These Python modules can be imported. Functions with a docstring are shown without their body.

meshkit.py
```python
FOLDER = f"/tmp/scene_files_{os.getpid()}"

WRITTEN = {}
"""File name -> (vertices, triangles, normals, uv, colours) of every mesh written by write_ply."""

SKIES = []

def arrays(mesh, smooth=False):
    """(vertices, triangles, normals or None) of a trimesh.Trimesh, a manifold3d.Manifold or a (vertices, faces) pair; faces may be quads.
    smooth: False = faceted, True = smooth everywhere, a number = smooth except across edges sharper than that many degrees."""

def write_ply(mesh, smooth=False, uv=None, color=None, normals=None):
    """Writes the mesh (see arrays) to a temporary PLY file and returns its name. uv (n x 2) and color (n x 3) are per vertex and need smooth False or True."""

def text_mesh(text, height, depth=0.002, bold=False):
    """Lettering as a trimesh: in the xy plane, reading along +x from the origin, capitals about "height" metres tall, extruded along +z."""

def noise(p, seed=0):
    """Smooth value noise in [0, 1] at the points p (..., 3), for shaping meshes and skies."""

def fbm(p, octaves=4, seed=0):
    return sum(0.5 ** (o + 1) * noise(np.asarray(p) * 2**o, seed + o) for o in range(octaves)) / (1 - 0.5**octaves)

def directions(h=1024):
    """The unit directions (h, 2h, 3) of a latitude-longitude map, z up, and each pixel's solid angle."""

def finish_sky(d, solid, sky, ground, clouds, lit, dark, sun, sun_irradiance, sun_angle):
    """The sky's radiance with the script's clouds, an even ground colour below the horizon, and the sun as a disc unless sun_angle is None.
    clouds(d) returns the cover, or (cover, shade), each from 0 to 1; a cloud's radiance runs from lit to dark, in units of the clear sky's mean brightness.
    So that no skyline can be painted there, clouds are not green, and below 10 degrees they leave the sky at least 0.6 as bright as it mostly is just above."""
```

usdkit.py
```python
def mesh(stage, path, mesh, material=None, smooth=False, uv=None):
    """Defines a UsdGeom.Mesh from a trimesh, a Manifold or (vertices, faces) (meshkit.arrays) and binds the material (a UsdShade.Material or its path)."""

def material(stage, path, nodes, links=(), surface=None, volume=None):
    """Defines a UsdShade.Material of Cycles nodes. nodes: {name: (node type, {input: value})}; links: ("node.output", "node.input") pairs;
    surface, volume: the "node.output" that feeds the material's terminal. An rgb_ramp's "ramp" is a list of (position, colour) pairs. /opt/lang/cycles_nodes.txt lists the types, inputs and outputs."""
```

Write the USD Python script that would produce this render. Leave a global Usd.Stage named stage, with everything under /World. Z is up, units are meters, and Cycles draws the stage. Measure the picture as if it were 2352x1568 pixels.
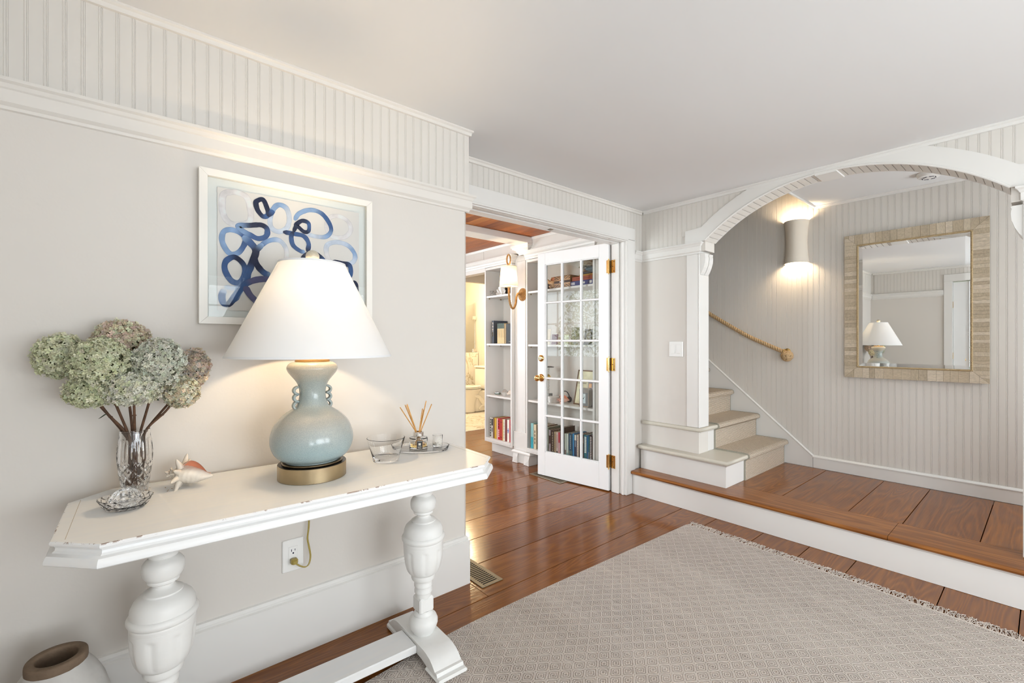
import math, random
import numpy as np, trimesh, usdkit, meshkit
import manifold3d as m3
from shapely.geometry import Polygon, LineString, box as sbox
from shapely.ops import unary_union
from pxr import Usd, UsdGeom, UsdLux, UsdShade, Gf, Sdf, Vt

stage = Usd.Stage.CreateInMemory()
UsdGeom.SetStageUpAxis(stage, UsdGeom.Tokens.z)
UsdGeom.SetStageMetersPerUnit(stage, 1.0)
UsdGeom.Xform.Define(stage, '/World')
RNG = np.random.default_rng(7)
PI = math.pi

# ------------------------------------------------------------------ camera, sky, daylight, exposure
YAW = math.radians(49.65)                      # the camera looks along (cos, sin) in the floor plan
cam = UsdGeom.Camera.Define(stage, '/World/camera')
FX, FY = math.cos(YAW), math.sin(YAW)
cam.AddTransformOp().Set(Gf.Matrix4d(FY, -FX, 0, 0, 0, 0, 1, 0, -FX, -FY, 0, 0, 0, 0, 1.2, 1))
cam.CreateHorizontalApertureAttr(36.0)
cam.CreateVerticalApertureAttr(24.0)
cam.CreateFocalLengthAttr(36.0 * 1050 / 2352)
cam.CreateClippingRangeAttr(Gf.Vec2f(0.02, 200))
cam.CreateExposureAttr(-0.64)

def light(kind, path, color, intensity, **kw):
    L = getattr(UsdLux, kind).Define(stage, path)
    L.CreateColorAttr(Gf.Vec3f(*color)); L.CreateIntensityAttr(intensity)
    for k, v in kw.items():
        getattr(L, 'Create%sAttr' % k)(v)
    return L

def rect_light(path, pos, direction, w, h, color, intensity):
    L = light('RectLight', path, color, intensity, Width=w, Height=h)
    d = np.array(direction, float); d /= np.linalg.norm(d)
    up = np.array([0, 0, 1.0]) if abs(d[2]) < .9 else np.array([0, 1.0, 0])
    x = np.cross(up, -d); x /= np.linalg.norm(x); y = np.cross(-d, x)
    m = Gf.Matrix4d(*x, 0, *y, 0, *(-d), 0, *pos, 1)
    UsdGeom.Xformable(L).AddTransformOp().Set(m)
    return L

light('DomeLight', '/World/sky', (.86, .93, 1.0), 1.6)
# daylight through the windows behind the camera and in the far room
DAY = (.89, .95, 1.02)
rect_light('/World/daylight/near_window_light', (.75, -2.72, 1.22), (0, 1, .38), 1.5, 1.45, DAY, 15.0)
rect_light('/World/daylight/near_window_light_001', (2.25, -2.72, 1.22), (0, 1, .38), 1.0, 1.45, DAY, 15.0)
rect_light('/World/daylight/entry_window_light', (-.55, -1.15, 1.22), (1, 0, .38), 1.3, 1.45, DAY, 15.0)
rect_light('/World/daylight/library_window_light', (1.3, 5.72, 1.5), (0, -1, .1), 1.8, 1.2, DAY, 26.0)
rect_light('/World/daylight/library_window_light_001', (-.66, 2.9, 1.45), (1, 0, .1), .85, 1.15, DAY, 42.0)
rect_light('/World/daylight/landing_window_light', (3.8, -1.24, 1.35), (0, 1, .15),   .7, 1.1, DAY, 20.0)

# ------------------------------------------------------------------ helpers: names, prims
_used = {}
def numbered(parent, name):
    k = (str(parent), name); n = _used.get(k, 0); _used[k] = n + 1
    return name if n == 0 else '%s_%03d' % (name, n)

def tag(p, label=None, cat=None, group=None, kind=None):
    p = p.GetPrim() if hasattr(p, 'GetPrim') else p
    for k, v in (('label', label), ('category', cat), ('group', group), ('kind', kind)):
        if v: p.SetCustomDataByKey(k, v)
    return p

def path_of(parent):
    return '/World' if parent is None else str(parent.GetPath())

def empty(name, label=None, cat=None, loc=(0, 0, 0), rz=0, group=None, kind=None, parent=None):
    pp = path_of(parent)
    x = UsdGeom.Xform.Define(stage, pp + '/' + numbered(pp, name))
    if any(loc): x.AddTranslateOp().Set(Gf.Vec3d(*loc))
    if rz: x.AddRotateZOp().Set(math.degrees(rz))
    return tag(x, label, cat, group, kind)

def obj(name, mesh, mat, parent=None, smooth=False, label=None, cat=None, group=None, kind=None, col=None):
    pp = path_of(parent)
    if isinstance(mesh, (list,)): mesh = cat_(mesh)
    m = usdkit.mesh(stage, pp + '/' + numbered(pp, name), mesh, mat, smooth if col is None else bool(smooth))
    if col is not None:
        UsdGeom.PrimvarsAPI(m).CreatePrimvar('Cd', Sdf.ValueTypeNames.Color3fArray, 'vertex').Set(Vt.Vec3fArray.FromNumpy(np.asarray(col, np.float32)))
    return tag(m, label, cat, group, kind)

# ------------------------------------------------------------------ helpers: shapes (all return trimesh)
def tm(v, f):
    v = np.asarray(v, float); f = np.asarray(f, int)
    if f.shape[1] == 4: f = np.vstack([f[:, [0, 1, 2]], f[:, [0, 2, 3]]])
    return trimesh.Trimesh(v, f, process=False)

def cat_(ms):
    ms = [m for m in ms if m is not None]
    vs, fs, n = [], [], 0
    for m in ms:
        vs.append(np.asarray(m.vertices)); fs.append(np.asarray(m.faces) + n); n += len(m.vertices)
    return trimesh.Trimesh(np.vstack(vs), np.vstack(fs), process=False)

_BF = np.array([[0, 3, 2, 1], [4, 5, 6, 7], [0, 1, 5, 4], [1, 2, 6, 5], [2, 3, 7, 6], [3, 0, 4, 7]])
def bx(x0, x1, y0, y1, z0, z1, c=0):
    if c <= 0:
        v = [(x0, y0, z0), (x1, y0, z0), (x1, y1, z0), (x0, y1, z0), (x0, y0, z1), (x1, y0, z1), (x1, y1, z1), (x0, y1, z1)]
        return tm(v, _BF)
    c = min(c, .49 * min(abs(x1 - x0), abs(y1 - y0), abs(z1 - z0)))
    pts = []
    for X, sx in ((x0, 1), (x1, -1)):
        for Y, sy in ((y0, 1), (y1, -1)):
            for Z, sz in ((z0, 1), (z1, -1)):
                pts += [(X, Y + sy * c, Z + sz * c), (X + sx * c, Y, Z + sz * c), (X + sx * c, Y + sy * c, Z)]
    return hull(pts)

def hull(pts):
    m = m3.Manifold.hull_points(np.asarray(pts, float)).to_mesh()
    return trimesh.Trimesh(np.array(m.vert_properties[:, :3]), np.array(m.tri_verts), process=False)

def lathe(prof, n=40, center=(0, 0, 0), start=0.0, span=2 * PI, ex=1.0, ey=1.0):
    """prof: (r, z) from bottom to top or closed loops; about z."""
    prof = np.asarray(prof, float); full = abs(span - 2 * PI) < 1e-9
    a = start + np.linspace(0, span, n if full else n + 1, endpoint=not full)
    k, q = len(a), len(prof)
    v = np.stack([prof[None, :, 0] * np.cos(a)[:, None] * ex, prof[None, :, 0] * np.sin(a)[:, None] * ey, np.repeat(prof[None, :, 1], k, 0)], -1).reshape(-1, 3)
    f = []
    for i in range(k if full else k - 1):
        j = (i + 1) % k
        for t in range(q - 1):
            f.append((i * q + t, j * q + t, j * q + t + 1, i * q + t + 1))
    m = tm(v + np.array(center), f)
    m.merge_vertices(); m.update_faces(m.nondegenerate_faces()); m.remove_unreferenced_vertices()
    return m

def smooth_prof(pts, n=4):
    """Catmull-Rom through a profile."""
    p = np.asarray(pts, float); out = []
    P = np.vstack([2 * p[0] - p[1], p, 2 * p[-1] - p[-2]])
    for i in range(1, len(P) - 2):
        for t in np.linspace(0, 1, n, endpoint=False):
            a, b, c, d = P[i - 1], P[i], P[i + 1], P[i + 2]
            out.append(.5 * (2 * b + (c - a) * t + (2 * a - 5 * b + 4 * c - d) * t * t + (3 * b - a - 3 * c + d) * t ** 3))
    out.append(p[-1]); return np.array(out)

def spline(pts, n=8, closed=False):
    p = np.asarray(pts, float)
    if not closed: return smooth_prof(p, n)
    P = np.vstack([p[-1], p, p[0], p[1]]); out = []
    for i in range(1, len(p) + 1):
        for t in np.linspace(0, 1, n, endpoint=False):
            a, b, c, d = P[i - 1], P[i], P[i + 1], P[i + 2]
            out.append(.5 * (2 * b + (c - a) * t + (2 * a - 5 * b + 4 * c - d) * t * t + (3 * b - a - 3 * c + d) * t ** 3))
    return np.array(out)

def frames(p):
    t = np.gradient(p, axis=0); t /= np.linalg.norm(t, axis=1, keepdims=True) + 1e-12
    a0 = np.cross(t[0], [0, 0, 1.0]) if abs(t[0][2]) < .9 else np.cross(t[0], [1.0, 0, 0])
    A = []
    for ti in t:
        a0 = a0 - ti * (a0 @ ti); a0 = a0 / (np.linalg.norm(a0) + 1e-12); A.append(a0)
    A = np.array(A); return t, A, np.cross(t, A)

def tube(pts, r, sides=10, closed=False, caps=True):
    p = np.asarray(pts, float); r = np.broadcast_to(np.asarray(r, float), (len(p),))
    if closed:
        q = np.vstack([p[-3:], p, p[:3]]); t, A, B = (x[3:-3] for x in frames(q))
    else:
        t, A, B = frames(p)
    ang = np.arange(sides) * 2 * PI / sides
    v = p[:, None] + r[:, None, None] * (np.cos(ang)[None, :, None] * A[:, None] + np.sin(ang)[None, :, None] * B[:, None])
    n = len(p); v = v.reshape(-1, 3); f = []
    for i in range(n if closed else n - 1):
        j = (i + 1) % n
        for k in range(sides):
            l = (k + 1) % sides
            f.append((i * sides + k, i * sides + l, j * sides + l, j * sides + k))
    m = tm(v, f)
    if caps and not closed:
        v2 = np.vstack([m.vertices, p[0], p[-1]]); c0, c1 = len(v), len(v) + 1
        fc = [(c0, (k + 1) % sides, k) for k in range(sides)] + [(c1, (n - 1) * sides + k, (n - 1) * sides + (k + 1) % sides) for k in range(sides)]
        m = trimesh.Trimesh(v2, np.vstack([m.faces, fc]), process=False)
    return m

def poly3(pts2, lo, hi, axis):
    """Extrudes a 2-D polygon (or shapely shape) from lo to hi along axis: 'z' (x,y), 'x' (y,z), 'y' (x,z)."""
    g = pts2 if hasattr(pts2, 'geom_type') else Polygon(pts2)
    parts = [trimesh.creation.extrude_polygon(q, hi - lo, engine='earcut') for q in getattr(g, 'geoms', [g]) if q.area > 1e-9]
    m = cat_(parts); v = np.array(m.vertices)
    if axis == 'z': v = v + [0, 0, lo]
    elif axis == 'x': v = np.stack([v[:, 2] + lo, v[:, 0], v[:, 1]], 1)
    else:
        v = np.stack([v[:, 0], v[:, 2] + lo, v[:, 1]], 1)
        return trimesh.Trimesh(v, m.faces[:, ::-1], process=False)
    return trimesh.Trimesh(v, m.faces, process=False)

def run(prof, p0, p1, n):
    """Extrudes a moulding profile [(out, z)...] from p0 to p1 (x, y), out measured along n (x, y)."""
    p0, p1, n = np.array(p0, float), np.array(p1, float), np.array(n, float)
    L = np.linalg.norm(p1 - p0); t = (p1 - p0) / L
    m = trimesh.creation.extrude_polygon(Polygon(prof), L, engine='earcut'); v = np.array(m.vertices)
    xy = p0 + v[:, 2:3] * t + v[:, 0:1] * n
    f = m.faces if (t[0] * n[1] - t[1] * n[0]) > 0 else m.faces[:, ::-1]
    return trimesh.Trimesh(np.column_stack([xy, v[:, 1]]), f, process=False)

def sphere(c, r, sub=2, s=(1, 1, 1)):
    m = trimesh.creation.icosphere(sub, 1.0)
    return trimesh.Trimesh(m.vertices * np.array(s) * r + np.array(c), m.faces, process=False)

def xf(m, rz=0, loc=(0, 0, 0), rx=0, ry=0, s=1):
    R = trimesh.transformations.euler_matrix(rx, ry, rz, 'sxyz')[:3, :3]
    return trimesh.Trimesh((np.asarray(m.vertices) * s) @ R.T + np.array(loc), m.faces, process=False)

def cyl(p0, p1, r, n=16, r1=None):
    return tube([p0, p1], [r, r if r1 is None else r1], n)

# ------------------------------------------------------------------ materials
def srgb(r, g, b):
    return tuple(((c / 255) / 12.92 if c / 255 < .04045 else ((c / 255 + .055) / 1.055) ** 2.4) for c in (r, g, b))

def mk(name, color, rough=.5, spec=.5, metallic=0, bump=0, bscale=60, var=0, vscale=8, **kw):
    path = '/World/Looks/' + name
    n = {'p': ('principled_bsdf', dict(base_color=color, roughness=rough, specular_ior_level=spec, metallic=metallic, **kw))}
    l = []
    if bump or var: n['g'] = ('texture_coordinate', {})
    if var:
        n['n'] = ('noise_texture', dict(scale=vscale, detail=4)); n['r'] = ('rgb_ramp', dict(ramp=[(.3, tuple(c * (1 - var) for c in color)), (.7, tuple(min(1, c * (1 + var)) for c in color))]))
        l += [('g.object', 'n.vector'), ('n.fac', 'r.fac'), ('r.color', 'p.base_color')]
    if bump:
        n['bn'] = ('noise_texture', dict(scale=bscale, detail=3)); n['b'] = ('bump', dict(strength=bump, distance=.01))
        l += [('g.object', 'bn.vector'), ('bn.fac', 'b.height'), ('b.normal', 'p.normal')]
    return usdkit.material(stage, path, n, l, surface='p.BSDF')

def mk_attr(name, rough=.5, trans=0, spec=.3):
    n = {'a': ('attribute', dict(attribute='Cd')), 'p': ('principled_bsdf', dict(roughness=rough, specular_ior_level=spec))}
    l = [('a.color', 'p.base_color')]
    if trans:
        n['t'] = ('translucent_bsdf', {}); n['m'] = ('mix_closure', dict(fac=trans))
        l += [('a.color', 't.color'), ('p.BSDF', 'm.closure1'), ('t.BSDF', 'm.closure2')]
        return usdkit.material(stage, '/World/Looks/' + name, n, l, surface='m.closure')
    return usdkit.material(stage, '/World/Looks/' + name, n, l, surface='p.BSDF')

def mk_wood(name, dark, light_, off, axis='x', rough=.25, freq=30, coat=.3, gs=1.0):
    """Plank wood with long cathedral grain; axis: the way the boards run."""
    sc = {'x': (.8, 6.5, 6.5), 'y': (6.5, .8, 6.5)}[axis]; fine = {'x': (4, 140, 140), 'y': (140, 4, 140)}[axis]
    sc = tuple(s * gs for s in sc)
    n = {'g': ('geometry', {}),
         'm': ('mapping', dict(location=off, scale=sc)), 'n': ('noise_texture', dict(scale=1, detail=1.5, roughness=.4, distortion=.25)),
         'k': ('math', dict(math_type='multiply', value2=float(freq))), 's': ('math', dict(math_type='sine')), 'a': ('math', dict(math_type='multiply_add', value2=.5, value3=.5)),
         'pw': ('math', dict(math_type='power', value2=1.6)),
         'mf': ('mapping', dict(location=off, scale=fine)), 'nf': ('noise_texture', dict(scale=1, detail=3)),
         'mx': ('mix_float', dict(fac=.74)), 'r': ('rgb_ramp', dict(ramp=[(.2, dark), (.55, tuple((a + b) / 2 for a, b in zip(dark, light_))), (.85, light_)])),
         'b': ('bump', dict(strength=.12, distance=.002)),
         'p': ('principled_bsdf', dict(roughness=rough, specular_ior_level=.36, coat_weight=coat, coat_roughness=.12))}
    l = [('g.position', 'm.vector'), ('m.vector', 'n.vector'), ('n.fac', 'k.value1'), ('k.value', 's.value1'), ('s.value', 'a.value1'), ('a.value', 'pw.value1'), ('g.position', 'mf.vector'), ('mf.vector', 'nf.vector'),
         ('pw.value', 'mx.a'), ('nf.fac', 'mx.b'), ('mx.result', 'r.fac'), ('r.color', 'p.base_color'), ('mx.result', 'b.height'), ('b.normal', 'p.normal')]
    return usdkit.material(stage, '/World/Looks/' + name, n, l, surface='p.BSDF')

def mk_glass(name, tint=(1, 1, 1), rough=0.0, ior=1.5):
    return usdkit.material(stage, '/World/Looks/' + name, {'p': ('principled_bsdf', dict(base_color=tint, transmission_weight=1.0, roughness=rough, ior=ior))}, [], surface='p.BSDF')

def mk_pane(name, boost=1.0):
    n = {'f': ('fresnel', dict(ior=1.5)), 'k': ('math', dict(math_type='multiply', value2=boost, use_clamp=True)), 't': ('transparent_bsdf', dict(color=(.97, .98, .975))), 'g': ('glossy_bsdf', dict(roughness=.01, color=(1, 1, 1))), 'm': ('mix_closure', {})}
    return usdkit.material(stage, '/World/Looks/' + name, n, [('f.fac', 'k.value1'), ('k.value', 'm.fac'), ('t.BSDF', 'm.closure1'), ('g.BSDF', 'm.closure2')], surface='m.closure')

def mk_emit(name, color, strength):
    return usdkit.material(stage, '/World/Looks/' + name, {'e': ('emission', dict(color=color, strength=strength))}, [], surface='e.emission')

def mk_shade(name, color, trans=.5):
    n = {'d': ('diffuse_bsdf', dict(color=color)), 't': ('translucent_bsdf', dict(color=color)), 'm': ('mix_closure', dict(fac=trans))}
    return usdkit.material(stage, '/World/Looks/' + name, n, [('d.BSDF', 'm.closure1'), ('t.BSDF', 'm.closure2')], surface='m.closure')

UsdGeom.Scope.Define(stage, '/World/Looks')
WALL = mk('wall_paint', (.67, .63, .58), .55, .3, bump=.03, bscale=90)
TRIM = mk('trim_paint', (.74, .72, .685), .35, .45)
TRIMW = mk('rail_paint', (.715, .68, .63), .38, .45)
BEAD = mk('beadboard_paint', (.67, .635, .585), .42, .4)
CEIL = mk('ceiling_paint', (.785, .785, .78), .8, .2)
DOORW = mk('door_paint', (.80, .80, .79), .3, .5)
TABLEW = mk('table_paint', (.80, .79, .76), .42, .4, bump=.08, bscale=30, var=.03, vscale=14)
STONEP = mk('stair_paint', (.58, .54, .455), .35, .4)
BRASS = mk('polished_brass', (.78, .53, .2), .16, .5, 1.0)
ABRASS = mk('aged_brass', (.46, .36, .22), .3, .5, 1.0, var=.1, vscale=20)
BLACKM = mk('dark_bronze', (.03, .025, .02), .3, .5, .6)
CHROME = mk('polished_chrome', (.8, .78, .76), .08, .5, 1.0)
SILVER = mk('silver_plate', (.75, .74, .72), .2, .5, 1.0)
PANE = mk_pane('window_pane', .75)
GLASS = mk_glass('clear_glass')
CRYSTAL = mk_glass('cut_crystal', (1, 1, 1), 0, 1.54)
DARK = mk('dark_void', (.012, .012, .012), .8, .2)
PLASTICW = mk('white_plastic', (.82, .81, .78), .3, .5)
SLOT = mk('socket_slot', (.02, .02, .05), .5, .3)
ATTR = mk_attr('tinted_print', .7, 0, .2)
PETAL = mk_attr('petals', .7, .3, .15)
WOODS = []
_d = [((.150, .047, .010), (.285, .102, .022)), ((.135, .041, .009), (.255, .089, .019)), ((.165, .053, .0115), (.315, .117, .026)), ((.120, .036, .008), (.235, .081, .017)), ((.158, .050, .0105), (.300, .108, .023))]
for i, (a, b) in enumerate(_d):
    WOODS.append(mk_wood('oak_floor_%d' % i, a, b, (3.1 * i, 1.7 * i, .3 * i), 'x', .15, 85 + 14 * i, 0))
NOSEW = mk_wood('oak_nosing', (.17, .055, .012), (.40, .155, .036), (9, 4, 2), 'y', .22, 60, 0)
CEDARS = [mk_wood('cedar_%d' % i, a, b, (2.3 * i, 5.1 * i, 0), 'y', .45, 50, 0) for i, (a, b) in enumerate([((.34, .09, .016), (.60, .20, .04)), ((.20, .05, .013), (.38, .11, .025)), ((.46, .15, .03), (.74, .30, .07)), ((.28, .078, .017), (.52, .165, .038))])]

# ------------------------------------------------------------------ mouldings and beadboard
def moulding(prof, pts, side=1):
    """Sweeps a closed profile [(out, z)] along the plan polyline pts with mitred corners; out is to the left (side 1) or right (-1)."""
    p = np.asarray(pts, float); d = np.diff(p, axis=0); d /= np.linalg.norm(d, axis=1, keepdims=True)
    nn = np.stack([-d[:, 1], d[:, 0]], 1) * side
    M = [nn[0]]
    for i in range(1, len(p) - 1):
        b = nn[i - 1] + nn[i]; b /= np.linalg.norm(b); M.append(b / (b @ nn[i]))
    M.append(nn[-1]); M = np.array(M)
    prof = np.asarray(prof, float); q = len(prof)
    v = []
    for i in range(len(p)):
        xy = p[i] + prof[:, 0:1] * M[i]; v.append(np.column_stack([xy, prof[:, 1]]))
    v = np.vstack(v); f = []
    for i in range(len(p) - 1):
        for k in range(q):
            l = (k + 1) % q
            f += [(i * q + k, i * q + l, (i + 1) * q + l), (i * q + k, (i + 1) * q + l, (i + 1) * q + k)]
    _, tri = trimesh.creation.triangulate_polygon(Polygon(prof), engine='earcut')
    if True:
        order = [int(np.argmin(np.linalg.norm(prof - w, axis=1))) for w in _]
        tri = np.array(order)[tri]
        f += [tuple(t[::-1]) for t in tri] + [tuple(t + (len(p) - 1) * q) for t in tri]
    return trimesh.Trimesh(v, np.array(f), process=False)

PITCH = .0393
STRIP = [(0, -.006), (.0001, -.0002), (.0005, 0), (.0289, 0), (.0295, -.0013), (.0301, -.0013), (.0310, -.0004), (.0328, .0001), (.0346, -.0004), (.0355, -.0016), (.0360, -.0016), (.0366, 0), (.0388, 0), (.0391, -.0003), (.0392, -.006)]
def strip_mesh(p0, t, n, s, z0, z1, w=None):
    pr = STRIP if w is None else [(0, -.006), (0, 0), (w, 0), (w, -.006)]
    m = trimesh.creation.extrude_polygon(Polygon(pr), z1 - z0, engine='earcut'); v = np.array(m.vertices)
    xy = np.array(p0) + np.outer(v[:, 0] + s, t) + np.outer(v[:, 1], n)
    f = m.faces if (t[0] * n[1] - t[1] * n[0]) > 0 else m.faces[:, ::-1]
    return trimesh.Trimesh(np.column_stack([xy, v[:, 2] + z0]), f, process=False)

def beadboard(parent, p0, t, n, count, z0, z1, mat=None):
    for i in range(count):
        a = z0(i) if callable(z0) else z0; b = z1(i) if callable(z1) else z1
        obj('board', strip_mesh(p0, t, n, i * PITCH, a, b), mat or BEAD, parent)

CEIL_TRIM = lambda z: [(0, z), (.018, z), (.018, z - .007), (.011, z - .013), (.009, z - .026), (0, z - .028)]
RAIL = [(0, 1.931), (.034, 1.926), (.034, 1.917), (.027, 1.911), (.022, 1.901), (.018, 1.897), (.018, 1.863), (.009, 1.854), (.006, 1.846), (0, 1.843)]
RAIL_S = [(o, z - .003) for o, z in RAIL]
BASEB = [(0, 0), (.019, 0), (.019, .211), (.012, .216), (.013, .225), (.008, .234), (0, .237)]
ZC = 2.25

# ------------------------------------------------------------------ floor
floor = empty('floor', 'glossy brown oak plank floor with dark seams', kind='structure')
obj('subfloor', bx(-.7, 3.24, -2.75, 5.2, -.06, -.022), DARK, floor)
obj('subfloor', bx(3.24, 5.2, 3.99, 5.03, -.06, -.022), DARK, floor)
seams = [-2.62, -2.36, -2.09, -1.84, -1.58, -1.3, -1.05, -.78, -.52, -.26, -.0, .085 + .0, .335, .688, .912, 1.165, 1.462, 1.714, 2.0, 2.268, 2.52, 2.80, 3.03, 3.28, 3.52, 3.77, 4.02, 4.27, 4.53, 4.82, 5.03]
seams = [s for s in seams if s != -.0]
rw = np.random.default_rng(11)
for r in range(len(seams) - 1):
    y0, y1 = seams[r], seams[r + 1]
    xe = 3.2 if y1 < 2.2 else (3.24 if y1 < 3.95 else 4.95)
    x = -.52; first = True
    joints = [1.31] if abs(y0 - 1.714) < .01 else []
    while x < xe - .02:
        L = rw.uniform(1.6, 3.4) if not first else rw.uniform(.7, 2.6); first = False
        nx = min(xe, x + L)
        if joints and x < joints[0]: nx = joints.pop(0)
        if xe - nx < .5: nx = xe
        obj('plank', bx(x + .0007, nx - .0007, y0 + .0017, y1 - .0017, -.022, rw.uniform(-.0006, .0003), .0014), WOODS[rw.integers(5)], floor)
        x = nx

# ------------------------------------------------------------------ ceilings
ceiling = obj('ceiling', bx(-.5, 3.225, -2.7, 2.16, ZC, ZC + .06), CEIL, kind='structure', label='smooth white painted ceiling of the front room')

# ------------------------------------------------------------------ left wall, with a beadboard frieze over a rail
wl = empty('wall_left', 'white wall behind the console table with beadboard frieze', kind='structure')
obj('plaster', poly3([(-.5, 1.885), (1.292, 1.885), (1.3135, 1.9065), (1.3135, 2.268), (-.5, 2.268)], 0, 1.9, 'z'), WALL, wl)
obj('frieze_backing', bx(-.5, 1.3145, 1.8865, 2.268, 1.9, ZC), BEAD, wl)
beadboard(wl, (-.403, 1.8805), (1, 0), (0, -1), 43, 1.92, ZC - .001)
obj('board', strip_mesh((1.287, 1.8805), (1, 0), (0, -1), 0, 1.92, ZC - .001, .0278), BEAD, wl)
obj('trim', moulding(CEIL_TRIM(ZC), [(-.4, 1.8805), (1.315, 1.8805), (1.315, 2.12)], -1), TRIMW, kind='structure', label='slim ceiling trim along the left wall')
obj('trim', moulding(RAIL, [(-.4, 1.885), (1.309, 1.885), (1.309, 2.13)], -1), TRIMW, kind='structure', label='moulded white rail below the beadboard of the left wall')
obj('baseboard_left', moulding(BASEB, [(-.4, 1.885), (1.293, 1.885), (1.293, 2.13)], -1), TRIM, kind='structure', label='tall white baseboard of the left wall')

# ------------------------------------------------------------------ far wall with the doorway
wf = empty('wall_far', 'white wall with the doorway to the library', kind='structure')
obj('plaster', cat_([bx(1.3135, 1.45, 2.155, 2.27, 0, 1.995), bx(1.3135, 3.222, 2.155, 2.27, 1.995, ZC), bx(2.998, 3.222, 2.155, 2.27, 0, 1.995)]), WALL, wf)
beadboard(wf, (1.335, 2.15), (1, 0), (0, -1), 47, lambda i: 2.08 if 1.335 + i * PITCH < 3.07 else 1.92, ZC - .001)
obj('board', strip_mesh((3.1825, 2.15), (1, 0), (0, -1), 0, 1.92, ZC - .001, .032), BEAD, wf)
obj('trim', moulding(CEIL_TRIM(ZC), [(1.33, 2.149), (3.2, 2.149)], -1), TRIMW, kind='structure', label='slim ceiling trim above the doorway')
dc = empty('trim', 'white moulded casing around the library doorway', kind='structure')
obj('head_casing', cat_([bx(1.40, 3.098, 2.135, 2.1545, 2.0, 2.092, .0015), poly3([(2.1345, 2.0), (2.128, 1.998), (2.128, 1.987), (2.139, 1.985), (2.139, 1.978), (2.154, 1.977), (2.156, 1.9995)], 1.45, 2.9985, 'x')]), TRIM, dc)
obj('side_casing', bx(2.998, 3.098, 2.135, 2.154, .001, 1.998, .002), TRIM, dc)
obj('side_casing', bx(1.35, 1.45, 2.135, 2.154, .001, 1.998, .002), TRIM, dc)
obj('jamb', cat_([bx(2.985, 2.9975, 2.135, 2.20, 0.001, 1.99, .002), bx(2.966, 2.9975, 2.199, 2.268, .001, 1.975, .003), bx(2.972, 2.99, 2.155, 2.175, .001, 1.98, .002)]), TRIM, dc)
obj('head_jamb', poly3([(2.1562, 1.976), (2.176, 1.975), (2.1765, 1.981), (2.199, 1.981), (2.2, 1.971), (2.2685, 1.970), (2.2685, 1.9945), (2.1562, 1.9945)], 1.45, 2.9975, 'x'), TRIM, dc)
obj('latch_plate', bx(2.21, 2.245, 2.205, 2.235, 1.966, 1.9705), CHROME, dc)
obj('jamb', bx(1.4505, 1.465, 2.135, 2.268, .001, 1.99, .002), TRIM, dc)
obj('trim', moulding(RAIL_S, [(3.10, 2.155), (3.215, 2.155)], -1), TRIM, kind='structure', label='short piece of rail moulding right of the doorway')

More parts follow.
